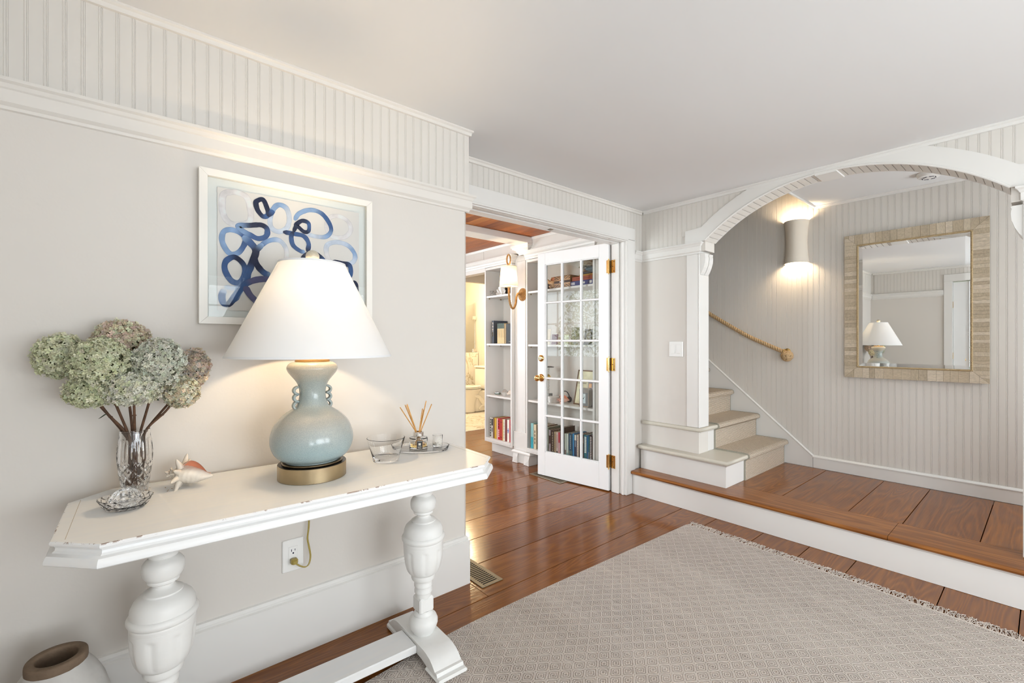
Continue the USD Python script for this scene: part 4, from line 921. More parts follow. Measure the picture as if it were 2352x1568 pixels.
WORN = usdkit.material(stage, '/World/Looks/worn_table_paint', {'g': ('geometry', {}), 'n': ('noise_texture', dict(scale=26, detail=6, roughness=.7)), 'nb': ('noise_texture', dict(scale=3, detail=2)),
    'st': ('mapping', dict(scale=(3, 60, 60))), 'ns': ('noise_texture', dict(scale=1, detail=3)), 'rs': ('rgb_ramp', dict(ramp=[(.25, (.77, .775, .775)), (.55, (.80, .79, .77)), (1, (.815, .805, .785))])),
    'sx': ('separate_xyz', {}), 'u': ('map_range', dict(from_min=.7455, from_max=.7492, to_min=0, to_max=1, clamp=True)), 'u2': ('map_range', dict(from_min=.7497, from_max=.7494, to_min=0, to_max=1, clamp=True)), 'e': ('math', dict(math_type='multiply')), 'th': ('math', dict(math_type='greater_than', value2=.58)), 'e2': ('math', dict(math_type='multiply')),
    'm': ('mix_color', dict(b=(.22, .135, .09))), 'p': ('principled_bsdf', dict(roughness=.42)), 'b': ('bump', dict(strength=.08, distance=.004))},
    [('g.position', 'n.vector'), ('g.position', 'st.vector'), ('st.vector', 'ns.vector'), ('ns.fac', 'rs.fac'), ('g.position', 'sx.vector'), ('sx.z', 'u.value'), ('sx.z', 'u2.value'), ('u.result', 'e.value1'), ('u2.result', 'e.value2'), ('n.fac', 'th.value1'), ('th.value', 'e2.value1'), ('e.value', 'e2.value2'),
     ('e2.value', 'm.fac'), ('rs.color', 'm.a'), ('m.result', 'p.base_color'), ('ns.fac', 'b.height'), ('b.normal', 'p.normal')], surface='p.BSDF')
obj('tabletop', top, WORN, tb, smooth=22)
sp = np.array([(HL - .02, HW - CH - .0), (HL - .02, -HW + CH)])
obj('top_joint', cat_([bx(-HL + .020, -HL + .0212, -HW + CH - .01, HW - CH + .01, .7495, .7502), bx(HL - .0212, HL - .020, -HW + CH - .01, HW - CH + .01, .7495, .7502)]), mk('joint_line', (.50, .43, .34), .6, .3), tb)
ped = [(.0, .700), (.036, .700), (.036, .690), (.024, .684), (.0215, .655), (.0215, .628), (.026, .620), (.034, .612), (.0350, .607), (.0345, .602), (.032, .600), (.042, .592), (.0485, .582), (.0500, .568), (.0475, .553), (.041, .543), (.036, .540), (.0375, .537), (.037, .532), (.033, .530), (.027, .526), (.0255, .520), (.030, .513), (.042, .508), (.0465, .505), (.046, .501), (.048, .499), (.058, .494), (.068, .484), (.074, .470), (.0755, .456), (.075, .451), (.079, .449), (.0825, .443), (.0825, .436), (.079, .430), (.0765, .428), (.0772, .424), (.0765, .420), (.0762, .4141)]
cup = [(.0762, .414), (.0762, .395), (.0750, .370), (.0715, .345), (.0655, .322), (.057, .306), (.049, .299), (.047, .297)]
low = [(.047, .297), (.0465, .292), (.047, .284), (.044, .277), (.037, .274), (.034, .269), (.0335, .262), (.0355, .257), (.0355, .250), (.0330, .247), (.0325, .238), (.0345, .234), (.0345, .226), (.031, .222), (.030, .205)]
ball = [(.030, .155), (.0335, .150), (.036, .145), (.038, .141), (.0375, .137), (.040, .136), (.050, .128), (.0555, .115), (.0555, .103), (.051, .088), (.043, .076), (.040, .0685), (0, .0685)]
def cup_mesh(n=72):
    zs = np.array(smooth_prof(cup, 5)); a = np.arange(n) / n * 2 * PI
    V = []
    for r, z in zs:
        t = (z - .31) / (.40 - .31); inz = np.clip(min((z - .307) / .008, (.402 - z) / .008), 0, 1)
        ph = (a * 8 / (2 * PI)) % 1; g = np.exp(-((ph - .5) / .13) ** 2)
        rr = r - .0042 * g * inz * (.6 + .4 * np.clip(t, 0, 1)); V += [(x * math.cos(b), x * math.sin(b), z) for x, b in zip(rr, a)]
    F = [(k * n + i, (k + 1) * n + i, (k + 1) * n + (i + 1) % n, k * n + (i + 1) % n) for k in range(len(zs) - 1) for i in range(n)]
    return tm(V, F)
for i, px in enumerate((-.405, .405)):
    pd = obj('pedestal', cat_([xf(lathe(ped, 72), loc=(px, 0, 0)), xf(cup_mesh(), loc=(px, 0, 0)), xf(lathe(low, 72), loc=(px, 0, 0))]), TABLEW, tb, smooth=38)
    obj('ball_foot', xf(lathe(ball, 48), loc=(px, 0, 0)), TABLEW, pd, smooth=38)
    obj('block', xf(bx(-.0305, .0305, -.0305, .0305, .152, .208, .005), loc=(px, 0, 0), rz=0), TABLEW, pd)
    zf = .0082; half = [(.0, .0685), (.105, .0685), (.125, .0665), (.150, .060), (.168, .050), (.180, .040), (.188, .034), (.200, .034), (.204, .026), (.204, .0225), (.125, .0225), (.110, .026), (.085, .030), (0, .030)]
    full = [(y, z) for y, z in half[:-1]] + [(-y, z) for y, z in half[::-1]]
    poly = [(-.0, .0685)] + [(-y, z) for y, z in half[1:]] + [(y, z) for y, z in half[::-1][0:-1]]
    pf = obj('foot', poly3(Polygon(poly).buffer(0), px - .055, px + .055, 'x'), TABLEW, tb, smooth=28)
    obj('foot_pad', bx(px - .061, px + .061, -.226, -.122, zf, .0222, .006), TABLEW, pf)
    obj('foot_pad', bx(px - .061, px + .061, .122, .212, .0005, .0222, .006), TABLEW, pf)
obj('stretcher', bx(-.3495, .3495, -.055, .070, .031, .0615, .004), WORN, tb)

# ------------------------------------------------------------------ table lamp
LX, LY = .483, 1.602
lm = empty('table_lamp', 'lit table lamp with a celadon double gourd body and wide white shade', 'lamp', (LX, LY, TZ + .0006))
obj('base', lathe([(0, 0), (.1055, 0), (.1065, .001), (.1065, .0455), (.1055, .047)], 64), ABRASS, lm, smooth=30)
obj('base_plate', lathe([(.1055, .0471), (.105, .0478), (0, .0478)], 64), BLACKM, lm, smooth=30)
obj('base_ring', lathe([(.083, .048), (.0925, .048), (.0945, .051), (.0925, .0545), (.089, .0555), (.083, .0555)], 56), mk('ring_bronze', (.20, .15, .09), .25, .5, 1.0), lm, smooth=40)
GLAZE = usdkit.material(stage, '/World/Looks/celadon_glaze', {'g': ('texture_coordinate', {}), 'sx': ('separate_xyz', {}), 'n': ('noise_texture', dict(scale=9, detail=4)), 'f': ('noise_texture', dict(scale=420, detail=2)),
    'z': ('math', dict(math_type='multiply', value2=2.7)), 'nz': ('math', dict(math_type='multiply_add', value2=.16)), 'r': ('rgb_ramp', dict(ramp=[(.10, (.36, .38, .36)), (.20, (.34, .43, .445)), (.34, (.32, .42, .44)), (.47, (.38, .42, .41)), (.62, (.45, .44, .40)), (.70, (.37, .41, .40)), (.80, (.31, .37, .37)), (.92, (.35, .39, .375)), (1.0, (.50, .46, .38)), (1.12, (.52, .47, .39))])),
    'r2': ('rgb_ramp', dict(ramp=[(.3, (.78, .80, .80)), (.65, (1.08, 1.05, 1.0))])), 'm': ('mix_color', dict(blend_type='multiply', fac=.8)), 'p': ('principled_bsdf', dict(roughness=.22, specular_ior_level=.5, coat_weight=.2))},
    [('g.object', 'sx.vector'), ('g.object', 'n.vector'), ('g.object', 'f.vector'), ('sx.z', 'z.value1'), ('n.fac', 'nz.value1'), ('z.value', 'nz.value3'), ('nz.value', 'r.fac'), ('f.fac', 'r2.fac'), ('r.color', 'm.a'), ('r2.color', 'm.b'), ('m.result', 'p.base_color')], surface='p.BSDF')
bod = [(.070, .0485), (.083, .049), (.0845, .053), (.083, .057), (.092, .061), (.108, .072), (.1205, .090), (.1275, .112), (.1286, .130), (.1255, .150), (.1165, .175), (.103, .194), (.085, .211), (.066, .2235), (.0525, .234), (.0455, .247), (.0415, .263), (.0405, .280), (.0425, .297), (.0495, .315), (.0615, .331), (.0725, .345), (.0785, .357), (.0785, .365), (.0735, .374), (.064, .380), (.053, .3825)]
obj('body', lathe(smooth_prof(bod, 4), 72), GLAZE, lm, smooth=True)
for s in (-1, 1):      # ruffled clay handles on the neck
    pts = []
    for t in np.linspace(0, 1, 60):
        z = .300 - .072 * t; r = .0445 + .006 * (t > .8) * (t - .8) * 5 + .0125 * (.5 - .5 * math.cos(t * 2 * PI * 3)) + .002
        pts.append((s * r, .002 * math.sin(t * 2 * PI * 3), z + .0035 * math.sin(t * 2 * PI * 3)))
    p = np.array(pts); ms = [tube(p + [0, dy, 0], .0042, 8) for dy in (-.0055, 0, .0055)]
    obj('handle', cat_(ms), GLAZE, lm, smooth=60)
obj('cap', lathe([(.045, .3827), (.0535, .3827), (.0540, .385), (.0525, .3895), (.03, .3905), (0, .3905)], 48), mk('cap_wood', (.42, .22, .06), .35, .4), lm, smooth=40)
obj('socket', cat_([cyl((0, 0, .391), (0, 0, .47), .011, 16), cyl((0, 0, .47), (0, 0, .52), .017, 16)]), BRASS, lm, smooth=40)
obj('bulb', xf(lathe(smooth_prof([(0, .0), (.013, .0), (.014, .02), (.028, .06), (.030, .075), (.022, .095), (0, .104)], 4), 24), loc=(0, 0, .521)), mk_emit('bulb_glow', (1, .82, .58), 9.0), lm, smooth=True)
obj('harp', cat_([tube(spline([(sx * .012, 0, .465), (sx * .05, 0, .50), (sx * .055, 0, .58), (sx * .035, 0, .66), (sx * .004, 0, .704)], 6), .0018, 6) for sx in (-1, 1)]), BRASS, lm, smooth=60)
SHADE = mk_shade('shade_fabric', (.80, .79, .775), .06)
sh0, sh1 = (.2545, .400), (.1030, .7095)
obj('shade', lathe([sh0, sh1], 96), SHADE, lm, smooth=True)
EDGE = mk('shade_binding', (.78, .78, .78), .7, .2)
obj('shade_trim', cat_([lathe([(sh0[0] - .0010, .3985), (sh0[0] + .0012, .3985), (sh0[0] - .0012, .4050), (sh0[0] - .0032, .4050), (sh0[0] - .0010, .3985)], 96), lathe([(sh1[0] - .001, .7052), (sh1[0] + .003, .7052), (sh1[0] + .001, .7115), (sh1[0] - .0012, .7115), (sh1[0] - .001, .7052)], 96)]), EDGE, lm, smooth=40)
obj('spider', cat_([tube([(0, 0, .704), (.06 * math.cos(a), .06 * math.sin(a), .702), (.1035 * math.cos(a), .1035 * math.sin(a), .7085)], .0016, 6) for a in (0.5, .5 + 2 * PI / 3, .5 + 4 * PI / 3)]), BRASS, lm, smooth=40)
obj('finial', cat_([cyl((0, 0, .702), (0, 0, .714), .006, 16), xf(sphere((0, 0, 0), .0218, 3), loc=(0, 0, .7335))]), GLAZE, lm, smooth=True)
L = light('SphereLight', path_of(lm) + '/bulb_light', (1, .76, .48), 330, Radius=.034); UsdGeom.Xformable(L).AddTranslateOp().Set(Gf.Vec3d(0, 0, .59))

# ------------------------------------------------------------------ lamp cord and outlet
ot = empty('outlet', 'white duplex outlet plate with a gold plug in its lower socket', 'outlet', (.4955, 1.885, .3815))
obj('plate', cat_([bx(-.038, .038, -.0055, -.0005, -.061, .061, .003)]), PLASTICW, ot)
obj('insert', bx(-.0165, .0165, -.0072, -.0056, -.0335, .0335, .0008), PLASTICW, ot)
obj('slot', cat_([bx(-.0075, -.0055, -.0076, -.0070, .015, .024), bx(.0055, .0075, -.0076, -.0070, .0165, .0235), xf(lathe([(0, 0), (.003, 0), (.003, .0006), (0, .0006)], 14), rx=PI / 2, loc=(0, -.0069, .0085))]), SLOT, ot)
lc_ = empty('power_cord', 'clear gold lamp cord hanging behind the table down to the outlet', 'power cord', (0, 0, 0))
CORD = mk('gold_cord', (.42, .32, .085), .25, .5, transmission_weight=.15)
obj('plug', cat_([bx(.483, .508, 1.8555, 1.8772, .353, .373, .004), bx(.487, .503, 1.851, 1.8560, .354, .369, .004)]), CORD, lc_)
cp = spline([(.497, 1.853, .357), (.512, 1.846, .345), (.530, 1.846, .337), (.543, 1.848, .345), (.549, 1.852, .372), (.544, 1.855, .41), (.540, 1.858, .44), (.545, 1.860, .48), (.546, 1.862, .52), (.540, 1.864, .60), (.525, 1.865, .69), (.515, 1.8655, .755), (.505, 1.858, .7565), (.495, 1.80, .7525), (.488, 1.72, .7522)], 8)
obj('cable', cat_([tube(cp + [0, 0, 0], .0019, 8), tube(cp + [.0030, 0, .0010], .0019, 8)]), CORD, lc_, smooth=60)

# ------------------------------------------------------------------ framed abstract
ar = empty('framed_artwork', 'white framed blue watercolour of overlapping rings above the table', 'picture', (0, 0, 0))
x0, x1, z0, z1 = .193, .800, 1.2605, 1.790; fwid = .0245; yb, yf = 1.8845, 1.852
FRAMEM = mk('frame_white', (.80, .77, .71), .4, .4)
for a in ('l', 'r', 'b', 't'):
    if a == 'l': pl4 = [(x0, z0), (x0 + fwid, z0 + fwid), (x0 + fwid, z1 - fwid), (x0, z1)]
    elif a == 'r': pl4 = [(x1, z0), (x1, z1), (x1 - fwid, z1 - fwid), (x1 - fwid, z0 + fwid)]
    elif a == 'b': pl4 = [(x0, z0), (x1, z0), (x1 - fwid, z0 + fwid), (x0 + fwid, z0 + fwid)]
    else: pl4 = [(x0, z1), (x0 + fwid, z1 - fwid), (x1 - fwid, z1 - fwid), (x1, z1)]
    obj('frame_side', poly3(Polygon(pl4).buffer(-.0002), yf, yb, 'y'), FRAMEM, ar)
obj('mat_board', bx(x0 + .022, x1 - .022, 1.8735, 1.8775, z0 + .022, z1 - .022), mk('mat_white', (.74, .74, .72), .7, .2), ar)
rgp = np.random.default_rng(3)
def deckle(a, b, c, d, n=60):
    pts = []
    for (p, q) in (((a, c), (b, c)), ((b, c), (b, d)), ((b, d), (a, d)), ((a, d), (a, c))):
        for t in np.linspace(0, 1, n, endpoint=False): pts.append((p[0] + (q[0] - p[0]) * t + rgp.normal(0, .0004), p[1] + (q[1] - p[1]) * t + rgp.normal(0, .0004)))
    return Polygon(pts).buffer(0)
pp = obj('paper', poly3(deckle(.2475, .7495, 1.310, 1.7365), 1.8700, 1.8712, 'y'), mk('art_paper', (.72, .67, .64), .8, .2, bump=.04, bscale=300), ar)
STROKES = [
    ([(0.268, 1.716), (0.301, 1.729), (0.335, 1.719), (0.348, 1.682), (0.347, 1.635), (0.311, 1.615), (0.281, 1.62), (0.265, 1.647), (0.262, 1.683)], 1, 0.0212, [(222, 215, 216)]),
    ([(0.63, 1.696), (0.669, 1.708), (0.705, 1.691), (0.714, 1.657), (0.687, 1.626), (0.639, 1.623), (0.617, 1.655)], 1, 0.0177, [(222, 215, 216)]),
    ([(0.621, 1.586), (0.66, 1.602), (0.705, 1.593), (0.732, 1.56), (0.723, 1.528), (0.678, 1.516), (0.634, 1.52), (0.617, 1.551)], 1, 0.0186, [(196, 203, 218), (196, 203, 218), (132, 158, 196), (196, 203, 218), (222, 215, 216), (222, 215, 216)]),
    ([(0.377, 1.544), (0.405, 1.57), (0.442, 1.579), (0.467, 1.552), (0.468, 1.511), (0.446, 1.472), (0.418, 1.449)], 0, 0.0171, [(58, 88, 138), (132, 158, 196), (196, 203, 218), (222, 215, 216), (222, 215, 216), (222, 215, 216)]),
    ([(0.422, 1.688), (0.442, 1.711), (0.468, 1.704), (0.479, 1.67), (0.472, 1.632), (0.444, 1.611), (0.418, 1.621), (0.413, 1.654)], 1, 0.0184, [(132, 158, 196), (132, 158, 196), (196, 203, 218), (196, 203, 218), (196, 203, 218), (196, 203, 218)]),
    ([(0.497, 1.663), (0.515, 1.692), (0.555, 1.713), (0.596, 1.708), (0.625, 1.678), (0.635, 1.645), (0.613, 1.617), (0.571, 1.613), (0.541, 1.619)], 0, 0.0171, [(132, 158, 196), (132, 158, 196), (132, 158, 196), (58, 88, 138), (58, 88, 138), (132, 158, 196), (196, 203, 218), (196, 203, 218)]),
    ([(0.268, 1.585), (0.291, 1.594), (0.321, 1.584), (0.333, 1.56), (0.314, 1.519), (0.287, 1.509), (0.268, 1.532), (0.261, 1.559)], 1, 0.0173, [(132, 158, 196), (132, 158, 196), (58, 88, 138), (58, 88, 138), (132, 158, 196), (132, 158, 196), (132, 158, 196)]),
    ([(0.268, 1.391), (0.294, 1.389), (0.318, 1.397)], 0, 0.0162, [(196, 203, 218), (196, 203, 218), (132, 158, 196)]),
    ([(0.311, 1.611), (0.348, 1.619), (0.384, 1.626), (0.403, 1.614), (0.4, 1.588), (0.375, 1.575), (0.348, 1.584), (0.324, 1.596)], 1, 0.0182, [(132, 158, 196), (24, 32, 62), (24, 32, 62), (58, 88, 138), (58, 88, 138), (58, 88, 138), (132, 158, 196)]),
    ([(0.369, 1.71), (0.389, 1.72), (0.402, 1.694), (0.407, 1.669), (0.391, 1.658), (0.374, 1.675), (0.367, 1.696)], 1, 0.0168, [(24, 32, 62), (24, 32, 62), (24, 32, 62), (58, 88, 138), (24, 32, 62), (24, 32, 62)]),
    ([(0.402, 1.664), (0.416, 1.675), (0.422, 1.688)], 0, 0.0177, [(24, 32, 62), (58, 88, 138)]),
    ([(0.457, 1.612), (0.492, 1.611), (0.531, 1.607), (0.549, 1.58), (0.544, 1.548)], 0, 0.0168, [(24, 32, 62), (58, 88, 138), (58, 88, 138), (58, 88, 138), (24, 32, 62)]),
    ([(0.492, 1.618), (0.486, 1.596), (0.493, 1.566), (0.519, 1.548), (0.535, 1.547)], 0, 0.0159, [(24, 32, 62), (58, 88, 138), (58, 88, 138), (132, 158, 196)]),
    ([(0.503, 1.645), (0.524, 1.665), (0.548, 1.66), (0.549, 1.631), (0.533, 1.624), (0.513, 1.638)], 1, 0.0152, [(24, 32, 62), (24, 32, 62), (58, 88, 138), (24, 32, 62), (24, 32, 62)]),
    ([(0.505, 1.647), (0.493, 1.616)], 0, 0.0142, [(24, 32, 62), (24, 32, 62)]),
    ([(0.278, 1.487), (0.301, 1.498), (0.327, 1.475), (0.331, 1.441), (0.314, 1.411), (0.291, 1.413), (0.273, 1.441), (0.269, 1.467)], 1, 0.0185, [(58, 88, 138), (24, 32, 62), (58, 88, 138), (58, 88, 138), (58, 88, 138), (58, 88, 138)]),
    ([(0.324, 1.576), (0.348, 1.556), (0.366, 1.529), (0.355, 1.488), (0.342, 1.45), (0.333, 1.417), (0.311, 1.377), (0.296, 1.341)], 0, 0.0235, [(132, 158, 196), (58, 88, 138), (24, 32, 62), (24, 32, 62), (58, 88, 138), (58, 88, 138), (132, 158, 196), (58, 88, 138)]),
    ([(0.389, 1.558), (0.368, 1.529), (0.363, 1.497), (0.377, 1.468), (0.398, 1.449), (0.414, 1.448)], 0, 0.0207, [(132, 158, 196), (24, 32, 62), (24, 32, 62), (24, 32, 62), (58, 88, 138), (132, 158, 196)]),
    ([(0.269, 1.383), (0.261, 1.36), (0.265, 1.335), (0.282, 1.332), (0.301, 1.361), (0.328, 1.401), (0.355, 1.419), (0.384, 1.428), (0.413, 1.428), (0.442, 1.415)], 0, 0.0219, [(196, 203, 218), (58, 88, 138), (58, 88, 138), (24, 32, 62), (58, 88, 138), (58, 88, 138), (92, 92, 130), (92, 92, 130), (92, 92, 130), (92, 92, 130)]),
    ([(0.331, 1.398), (0.345, 1.371), (0.36, 1.353), (0.378, 1.334)], 0, 0.0221, [(92, 92, 130), (92, 92, 130), (92, 92, 130), (196, 203, 218)]),
    ([(0.527, 1.514), (0.543, 1.537), (0.571, 1.544), (0.6, 1.527), (0.612, 1.502), (0.58, 1.482), (0.537, 1.49)], 1, 0.0192, [(24, 32, 62), (24, 32, 62), (24, 32, 62), (58, 88, 138), (24, 32, 62), (24, 32, 62)]),
    ([(0.634, 1.52), (0.678, 1.518), (0.709, 1.512), (0.713, 1.477), (0.696, 1.458), (0.665, 1.463)], 0, 0.0196, [(24, 32, 62), (24, 32, 62), (58, 88, 138), (58, 88, 138), (24, 32, 62)]),
    ([(0.723, 1.451), (0.736, 1.429), (0.732, 1.384), (0.696, 1.355)], 0, 0.0189, [(24, 32, 62), (24, 32, 62), (24, 32, 62)]),
]
def ribbon(pts, closed, w, cols, y, seed):
    rg = np.random.default_rng(seed)
    p = spline(np.array(pts), 9, bool(closed)); n = len(p)
    t = (np.roll(p, -1, 0) - np.roll(p, 1, 0)) if closed else np.gradient(p, axis=0)
    t /= np.linalg.norm(t, axis=1, keepdims=True) + 1e-9; nn = np.stack([-t[:, 1], t[:, 0]], 1)
    jit = meshkit.fbm(np.column_stack([p * 60, np.full(n, seed)]), 3, seed)
    hw = w / 2 * (.86 + .30 * jit)
    if not closed:
        e = np.minimum(np.arange(n), np.arange(n)[::-1]); hw = hw * np.clip(.45 + e / 5, 0, 1)
    V, C = [], []
    cs = np.array([srgb(*c) for c in cols]); m = len(cs)
    A_ = np.linspace(-1, 1, 7)
    for i in range(n):
        u = i / n * m if closed else i / (n - 1) * (m - 1)
        a = int(u) % m; b = (a + 1) % m if closed else min(a + 1, m - 1); g = u - int(u); g = g * g * (3 - 2 * g)
        c = cs[a] * (1 - g) + cs[b] * g
        for k in A_:
            q = p[i] + nn[i] * hw[i] * k
            bl = meshkit.fbm(np.array([[q[0] * 55, q[1] * 55, seed * 1.3]]), 4, 5)[0]
            cc = c * (.72 + .56 * bl) * (.82 if abs(k) > .9 else 1.0)
            V.append((q[0], y, q[1])); C.append(np.clip(cc, 0, .75))
    W = len(A_); F = []
    for i in range(n if closed else n - 1):
        j = (i + 1) % n
        for k in range(W - 1): F.append((i * W + k, i * W + k + 1, j * W + k + 1, j * W + k))
    return tm(V, F), np.array(C)
for i, (q, c, w, cols) in enumerate(STROKES):
    m, C = ribbon(q, c, w, cols, 1.8698 - .00012 * i, 10 + i)
    obj('brush_stroke', m, ATTR, pp, col=C)
obj('glazing', bx(x0 + .0235, x1 - .0235, 1.8615, 1.8635, z0 + .0235, z1 - .0235), mk_pane('picture_glass', .25), ar)

# ------------------------------------------------------------------ crystal vase with dried hydrangeas
VX, VY = .026, 1.775
def cut_lathe(outer, inner, n, fn):
    """Solid of revolution with a cut outer surface: fn(angle, z, r) gives the depth of the cut."""
    o = np.asarray(outer, float); inn = np.asarray(inner, float); a = np.arange(n) / n * 2 * PI
    V = []
    for r, z in o: V += [((r - fn(b, z, r)) * math.cos(b), (r - fn(b, z, r)) * math.sin(b), z) for b in a]
    for r, z in inn: V += [(r * math.cos(b), r * math.sin(b), z) for b in a]
    K = len(o) + len(inn); F = []
    for k in range(K - 1):
        for i in range(n):
            j = (i + 1) % n; F.append((k * n + i, k * n + j, (k + 1) * n + j, (k + 1) * n + i))
    V += [(0, 0, o[0][1]), (0, 0, inn[-1][1])]; q = tm(V, F)
    cap = [(len(V) - 2, (i + 1) % n, i) for i in range(n)] + [(len(V) - 1, (K - 1) * n + i, (K - 1) * n + (i + 1) % n) for i in range(n)]
    return trimesh.Trimesh(q.vertices, np.vstack([q.faces, cap]), process=False)
vo = smooth_prof([(.030, 0), (.031, .004), (.0345, .030), (.0395, .065), (.0425, .10), (.0425, .125), (.0400, .150), (.0365, .172), (.0360, .186)], 9)
vi = [(.0335, .1865), (.0335, .172), (.0365, .150), (.0385, .125), (.0385, .10), (.0355, .065), (.031, .030), (.0285, .014), (.015, .012)]
def vcut(b, z, r):
    if z < .092:
        p = b / (2 * PI) * 9 + z / .033; q_ = b / (2 * PI) * 9 - z / .033
        return .0030 * max(max(0, 1 - abs((p % 1) - .5) / .16), max(0, 1 - abs((q_ % 1) - .5) / .16))
    s = (b / (2 * PI) * 24) % 1
    return .0018 * max(0, 1 - abs(s - .5) / .38) * min(1, (z - .092) / .02) * max(0, min(1, (.165 - z) / .02))
vs_ = empty('vase', 'cut crystal vase holding the dried hydrangeas', 'vase', (VX, VY, TZ + .0006))
obj('glass', cut_lathe(vo, vi, 168, vcut), CRYSTAL, vs_, smooth=20)
STEM = mk('hydrangea_stem', (.10, .052, .03), .7, .3, bump=.2, bscale=120, var=.35, vscale=40)
LEAFD = mk('dried_leaf', (.035, .05, .03), .7, .3)
GC, GB, GG, GP, GT = (.72, .72, .52), (.72, .71, .60), (.64, .66, .44), (.72, .57, .48), (.74, .63, .46)
heads = [   # label, centre, radii, colours, number of florets
    ('yellow green hydrangea head at the left end of the bunch', (-.131, 1.775, 1.158), (.050, .048, .054), (GC, GG, GC), 560),
    ('large cream green hydrangea head left of the middle, in front', (-.048, 1.705, 1.140), (.060, .056, .058), (GC, GC, GG), 800),
    ('fresh green hydrangea head low on the left', (-.068, 1.72, 1.062), (.050, .046, .038), (GG, GC, GG), 480),
    ('tallest hydrangea head, tan and blush, at the back', (-.002, 1.795, 1.205), (.058, .050, .050), (GT, GP, GC), 620),
    ('silvery sage hydrangea head right of the middle, in front', (.080, 1.70, 1.138), (.054, .052, .060), (GB, GB, (.65, .67, .56)), 800),
    ('brownish rose hydrangea head at the right end', (.176, 1.785, 1.118), (.035, .038, .052), (GP, (.55, .52, .46), GT), 420),
    ('pale hydrangea head low in the middle', (.022, 1.685, 1.066), (.056, .048, .040), (GB, GC, GB), 560),
    ('small cream and peach hydrangea head low on the right', (.136, 1.745, 1.045), (.042, .040, .042), (GB, GT, GC), 420)]
rh = np.random.default_rng(21)
def floret_mesh(center, normal, size, rg):
    n_ = normal / np.linalg.norm(normal); a = np.cross(n_, [.3, .5, .8]); a /= np.linalg.norm(a); b = np.cross(n_, a)
    V, F = [], []; ph = rg.uniform(0, PI)
    for k in range(4):
        t = ph + k * PI / 2 + rg.normal(0, .12); u = a * math.cos(t) + b * math.sin(t); w = -a * math.sin(t) + b * math.cos(t)
        s = size * rg.uniform(.8, 1.15); cup_ = rg.uniform(-.15, .55); o = len(V)
        V += [center, center + u * s * .45 + w * s * .40 + n_ * s * .16 * cup_, center + u * s * .95 + w * s * .26 + n_ * s * .40 * cup_, center + u * s * 1.05 + n_ * s * .52 * cup_, center + u * s * .95 - w * s * .26 + n_ * s * .40 * cup_, center + u * s * .45 - w * s * .40 + n_ * s * .16 * cup_, center + u * s * .6 - n_ * s * .10]
        F += [(o, o + 1, o + 6), (o + 1, o + 2, o + 6), (o + 2, o + 3, o + 6), (o + 3, o + 4, o + 6), (o + 4, o + 5, o + 6), (o + 5, o, o + 6)]
    return V, F
for i, (lb, c, rad, cols, nf) in enumerate(heads):
    hy = empty('hydrangea', lb, 'flower', (0, 0, 0), group=None)
    c = np.array(c); rad = np.array(rad) * 1.16; nf = int(nf * 1.75); V, F, C = [], [], []
    for k in range(nf):
        z = 1 - 2 * (k + .5) / nf; a = k * 2.39996; d = np.array([math.sqrt(1 - z * z) * math.cos(a), math.sqrt(1 - z * z) * math.sin(a), z])
        lump = .84 + .30 * meshkit.noise(d[None] * 3.1 + i * 7, i)[0]
        pos = c + rad * d * (.9 + .10 * (lump - .84) / .3 + rh.uniform(-.14, .10))
        if pos[1] > 1.868: pos[1] = 1.868 - rh.uniform(0, .01)
        nn = d + rh.normal(0, .5, 3)
        v_, f_ = floret_mesh(pos, nn, rh.uniform(.0050, .0080), rh); o = len(V)
        V += v_; F += [tuple(o + q for q in t) for t in f_]
        base = np.array(cols[rh.integers(3)]) * rh.uniform(.72, 1.18) + rh.normal(0, .015, 3)
        C += [np.clip(base * (1.0 if m_ % 7 else .8), .02, .9) for m_ in range(len(v_))]
    obj('flower_head', tm(V, F), PETAL, hy, col=np.array(C))
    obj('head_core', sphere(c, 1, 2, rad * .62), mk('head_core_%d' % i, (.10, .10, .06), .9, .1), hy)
    foot_ = np.array([VX, VY, .775]) + np.array([.019 * math.cos(i * .8), .019 * math.sin(i * .8), 0]); neck = np.array([VX, VY, .93]) + np.array([np.clip((c[0] - VX) * .22, -.026, .026), np.clip((c[1] - VY) * .25, -.024, .02), 0])
    pts = spline([foot_, (foot_ + neck) / 2 + [0, 0, .01], neck, neck + (c - neck) * .55 + [0, 0, -.008], c], 6)
    st = obj('stem', tube(pts, np.linspace(.0040, .0030, len(pts)), 8), STEM, hy, smooth=60)
    obj('node', cat_([sphere(pts[int(len(pts) * t)], .0052, 1, (1, 1, .6)) for t in (.5, .68)]), STEM, st)
    if i in (0, 4, 2): 
        p = pts[int(len(pts) * .72)]; d = np.array([-.02 if i != 4 else .02, -.012, -.012])
        obj('leaf', tm([p, p + d * .5 + [.004, 0, .006], p + d, p + d * .5 - [.004, 0, .004]], [(0, 1, 2, 3)]), LEAFD, st)
# seed crumbs under the vase
rs = np.random.default_rng(4); cr = []
for k in range(26): 
    p = np.array([rs.uniform(-.02, .13), rs.uniform(1.70, 1.80), TZ + .0009]); cr.append(xf(bx(-.0011, .0011, -.0008, .0008, -.0006, .0006), rz=rs.uniform(0, 3), loc=p))
tag(obj('flower_crumbs', cat_(cr), mk('crumb', (.30, .17, .07), .8, .2)), 'brown dry flower crumbs scattered on the table beside the vase', 'flower crumbs', kind='stuff')

